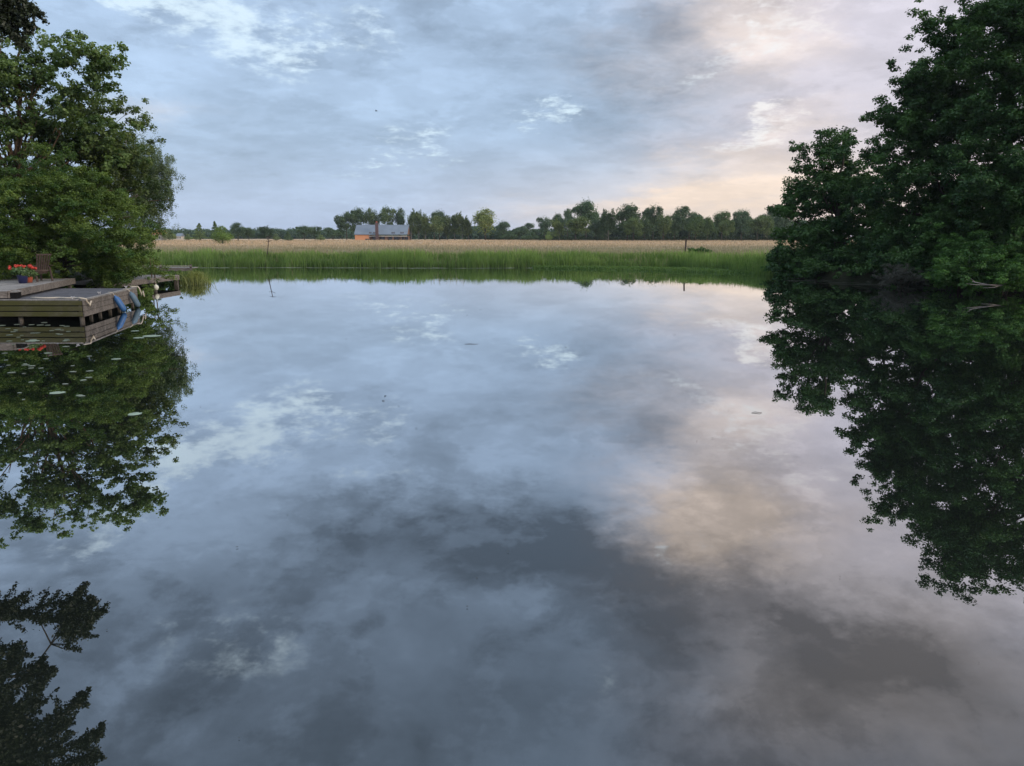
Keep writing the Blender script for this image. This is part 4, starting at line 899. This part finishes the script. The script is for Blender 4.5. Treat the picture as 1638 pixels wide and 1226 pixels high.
for a in [
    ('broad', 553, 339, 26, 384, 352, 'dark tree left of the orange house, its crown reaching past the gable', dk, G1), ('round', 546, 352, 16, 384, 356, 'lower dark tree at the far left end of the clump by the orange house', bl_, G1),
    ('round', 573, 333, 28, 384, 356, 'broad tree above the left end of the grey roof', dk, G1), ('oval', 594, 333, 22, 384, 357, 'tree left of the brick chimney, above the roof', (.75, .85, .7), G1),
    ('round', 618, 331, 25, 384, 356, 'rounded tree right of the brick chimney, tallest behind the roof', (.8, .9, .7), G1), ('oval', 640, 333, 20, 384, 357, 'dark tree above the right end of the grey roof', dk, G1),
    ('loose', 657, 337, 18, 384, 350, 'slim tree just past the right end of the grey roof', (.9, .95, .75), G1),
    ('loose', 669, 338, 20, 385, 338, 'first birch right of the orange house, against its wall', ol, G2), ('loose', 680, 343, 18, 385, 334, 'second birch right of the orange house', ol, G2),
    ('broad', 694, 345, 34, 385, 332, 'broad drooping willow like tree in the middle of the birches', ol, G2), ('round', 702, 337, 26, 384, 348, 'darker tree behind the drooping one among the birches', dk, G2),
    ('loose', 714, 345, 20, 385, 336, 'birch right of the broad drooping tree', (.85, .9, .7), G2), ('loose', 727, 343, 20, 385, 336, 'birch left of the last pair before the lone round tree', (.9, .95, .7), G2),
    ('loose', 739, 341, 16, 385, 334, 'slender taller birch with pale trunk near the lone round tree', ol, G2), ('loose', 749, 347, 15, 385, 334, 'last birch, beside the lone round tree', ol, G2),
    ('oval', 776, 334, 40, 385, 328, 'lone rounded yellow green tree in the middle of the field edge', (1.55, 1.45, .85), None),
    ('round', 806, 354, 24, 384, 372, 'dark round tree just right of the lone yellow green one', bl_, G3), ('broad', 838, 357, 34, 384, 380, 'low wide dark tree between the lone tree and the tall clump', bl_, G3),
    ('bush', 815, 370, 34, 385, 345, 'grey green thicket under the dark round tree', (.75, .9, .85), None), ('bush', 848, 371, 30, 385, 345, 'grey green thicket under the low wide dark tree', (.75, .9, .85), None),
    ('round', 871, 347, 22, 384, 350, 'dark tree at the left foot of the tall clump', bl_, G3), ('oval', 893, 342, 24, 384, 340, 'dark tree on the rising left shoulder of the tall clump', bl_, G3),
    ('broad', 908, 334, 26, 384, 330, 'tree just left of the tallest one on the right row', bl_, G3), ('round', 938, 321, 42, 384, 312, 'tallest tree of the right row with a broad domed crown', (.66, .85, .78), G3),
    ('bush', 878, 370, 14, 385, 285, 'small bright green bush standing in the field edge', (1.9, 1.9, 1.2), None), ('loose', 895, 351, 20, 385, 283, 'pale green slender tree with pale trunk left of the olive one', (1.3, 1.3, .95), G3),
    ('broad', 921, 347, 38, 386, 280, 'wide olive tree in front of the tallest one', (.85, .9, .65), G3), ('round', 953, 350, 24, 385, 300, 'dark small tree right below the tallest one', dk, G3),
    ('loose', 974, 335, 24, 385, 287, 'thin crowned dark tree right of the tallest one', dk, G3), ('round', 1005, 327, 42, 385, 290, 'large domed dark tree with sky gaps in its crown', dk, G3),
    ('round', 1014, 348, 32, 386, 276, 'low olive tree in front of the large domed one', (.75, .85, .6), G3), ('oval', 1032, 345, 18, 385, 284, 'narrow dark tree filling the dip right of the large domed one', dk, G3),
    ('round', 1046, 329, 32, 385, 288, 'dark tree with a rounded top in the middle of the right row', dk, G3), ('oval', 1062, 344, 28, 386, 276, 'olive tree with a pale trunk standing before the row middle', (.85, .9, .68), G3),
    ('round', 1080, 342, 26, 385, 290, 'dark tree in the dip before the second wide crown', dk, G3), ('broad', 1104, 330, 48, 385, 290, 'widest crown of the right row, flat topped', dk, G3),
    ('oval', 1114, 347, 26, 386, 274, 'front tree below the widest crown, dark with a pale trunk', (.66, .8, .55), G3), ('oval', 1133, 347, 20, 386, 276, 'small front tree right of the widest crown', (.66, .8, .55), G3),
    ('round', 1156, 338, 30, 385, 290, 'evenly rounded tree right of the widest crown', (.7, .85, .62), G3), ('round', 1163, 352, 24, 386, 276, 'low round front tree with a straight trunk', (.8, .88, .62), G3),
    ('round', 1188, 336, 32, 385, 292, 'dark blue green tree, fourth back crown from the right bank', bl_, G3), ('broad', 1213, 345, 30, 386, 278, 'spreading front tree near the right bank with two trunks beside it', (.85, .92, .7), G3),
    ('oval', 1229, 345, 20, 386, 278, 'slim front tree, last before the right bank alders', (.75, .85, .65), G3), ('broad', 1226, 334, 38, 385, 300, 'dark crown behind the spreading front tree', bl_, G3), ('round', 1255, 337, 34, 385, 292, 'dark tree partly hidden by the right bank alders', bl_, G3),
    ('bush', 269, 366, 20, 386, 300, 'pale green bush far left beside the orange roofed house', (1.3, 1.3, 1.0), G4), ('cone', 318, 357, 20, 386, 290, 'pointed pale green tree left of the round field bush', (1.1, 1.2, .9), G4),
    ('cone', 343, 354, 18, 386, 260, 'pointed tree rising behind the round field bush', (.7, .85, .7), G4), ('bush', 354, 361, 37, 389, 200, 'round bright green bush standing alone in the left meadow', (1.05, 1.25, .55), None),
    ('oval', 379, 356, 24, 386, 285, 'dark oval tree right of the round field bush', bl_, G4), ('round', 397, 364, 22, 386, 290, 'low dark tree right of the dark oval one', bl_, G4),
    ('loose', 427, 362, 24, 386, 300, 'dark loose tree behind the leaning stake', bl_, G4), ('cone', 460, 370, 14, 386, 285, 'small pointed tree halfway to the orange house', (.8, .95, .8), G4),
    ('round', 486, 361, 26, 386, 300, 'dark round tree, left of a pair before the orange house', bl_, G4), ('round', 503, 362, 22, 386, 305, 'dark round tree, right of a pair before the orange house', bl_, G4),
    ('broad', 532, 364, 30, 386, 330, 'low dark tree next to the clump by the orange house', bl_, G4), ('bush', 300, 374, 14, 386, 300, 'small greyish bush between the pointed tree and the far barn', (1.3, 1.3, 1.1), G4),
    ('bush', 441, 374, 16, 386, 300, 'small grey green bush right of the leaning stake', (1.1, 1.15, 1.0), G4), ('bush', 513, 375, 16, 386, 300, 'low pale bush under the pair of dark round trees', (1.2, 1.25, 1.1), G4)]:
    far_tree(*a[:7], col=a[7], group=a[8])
def far_wood(name, spans, label, seed, col):
    """one mass of woodland: no single tree can be told apart"""
    rng = np.random.default_rng(seed); cs = []
    for (x0, x1, top0, top1, Y, dens) in spans:
        n = int(abs(x1 - x0) * dens)
        for i in range(n):
            x = rng.uniform(x0, x1); t = (x - x0) / (x1 - x0); top = top0 + (top1 - top0) * t + 1.6 * math.sin(x * .21) + 1.0 * math.sin(x * .47); p = P(x, top, Y + rng.uniform(-10, 15)); s = Y / F
            z0 = gz(p.x, Y); H = p.z - z0; m = 230; d = rng.normal(size=(m, 3)); d /= np.linalg.norm(d, axis=1, keepdims=True)
            hh = rng.uniform(.8, 1.0); q = np.array((p.x, p.y, z0 + H * .5)) + d * np.array((9 * s, 4, H * .52)) * (rng.random(m) ** .35)[:, None] * hh
            lo = rng.random(m) < .35; q[lo, 2] = z0 + rng.random(lo.sum()) * H * .5; cs.append(q)
    c = np.concatenate(cs); n = len(c); nr = rng.normal(size=(n, 3)); nr[:, 2] += .7
    V, Fq, T = leaves(c, nr, rng.uniform(.6, 1.3, n), rng, np.clip(rng.normal(.4, .2, n), 0, 1), .8)
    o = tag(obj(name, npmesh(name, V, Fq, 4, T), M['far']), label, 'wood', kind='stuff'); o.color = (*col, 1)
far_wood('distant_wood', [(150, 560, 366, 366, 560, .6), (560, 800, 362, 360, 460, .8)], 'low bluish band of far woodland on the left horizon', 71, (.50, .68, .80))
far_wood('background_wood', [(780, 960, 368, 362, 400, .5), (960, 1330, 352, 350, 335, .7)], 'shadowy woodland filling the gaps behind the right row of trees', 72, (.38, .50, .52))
# hedge at the foot of the row
def hedge():
    rng = np.random.default_rng(73); a = P(862, 384, 300); b = P(1270, 384, 300); n = 9000; x = rng.uniform(a.x, b.x, n); zz = ground_z(x, np.full(n, 300.)); c = np.stack([x, 300 + rng.normal(0, .7, n), zz + rng.uniform(0, 1.5, n)], 1)
    nr = rng.normal(size=(n, 3)); V, Fq, T = leaves(c - np.array([a.x, 300, 0]), nr, rng.uniform(.3, .6, n), rng, rng.random(n) * .5, .7)
    t = thing('hedge', (a.x, 300, 0), 'long low dark hedge at the foot of the right row of trees', 'hedge'); o = obj('foliage', npmesh('foliage', V, Fq, 4, T), M['far'], t); o.color = (.35, .42, .4, 1)
hedge()
def haze():
    m = bpy.data.materials.new('haze'); m.use_nodes = True; t = m.node_tree; t.nodes.clear()
    o = t.nodes.new('ShaderNodeOutputMaterial'); v = t.nodes.new('ShaderNodeVolumePrincipled'); v.inputs['Density'].default_value = .00013; v.inputs['Color'].default_value = (.80, .88, 1.0, 1); v.inputs['Anisotropy'].default_value = .2
    t.links.new(v.outputs[0], o.inputs['Volume']); b = MB().box((0, 2500, 14), (11200, 10400, 34)).build('haze', m); tag(b, 'thin pale evening air over the meadow', 'haze', kind='stuff')
haze()
# a bird in the air
def bird():
    p = P(602, 178, 110); t = thing('bird', p, 'tiny dark bird flying high left of the middle of the sky', 'bird'); bm = bmesh.new()
    MB().tube([(-.16, 0, 0), (-.09, 0, .01), (0, 0, .02), (.09, 0, .015), (.14, 0, .03), (.19, 0, .025)], [.015, .045, .055, .035, .03, .004], 8).build('body', M['blackish'], t, True)
    for s in (-1, 1):
        m_ = MB(); m_.bar((0, s * .03, .03), (-.03, s * .36, .10), .11, .012); m_.build('wing', M['blackish'], t)
bird()
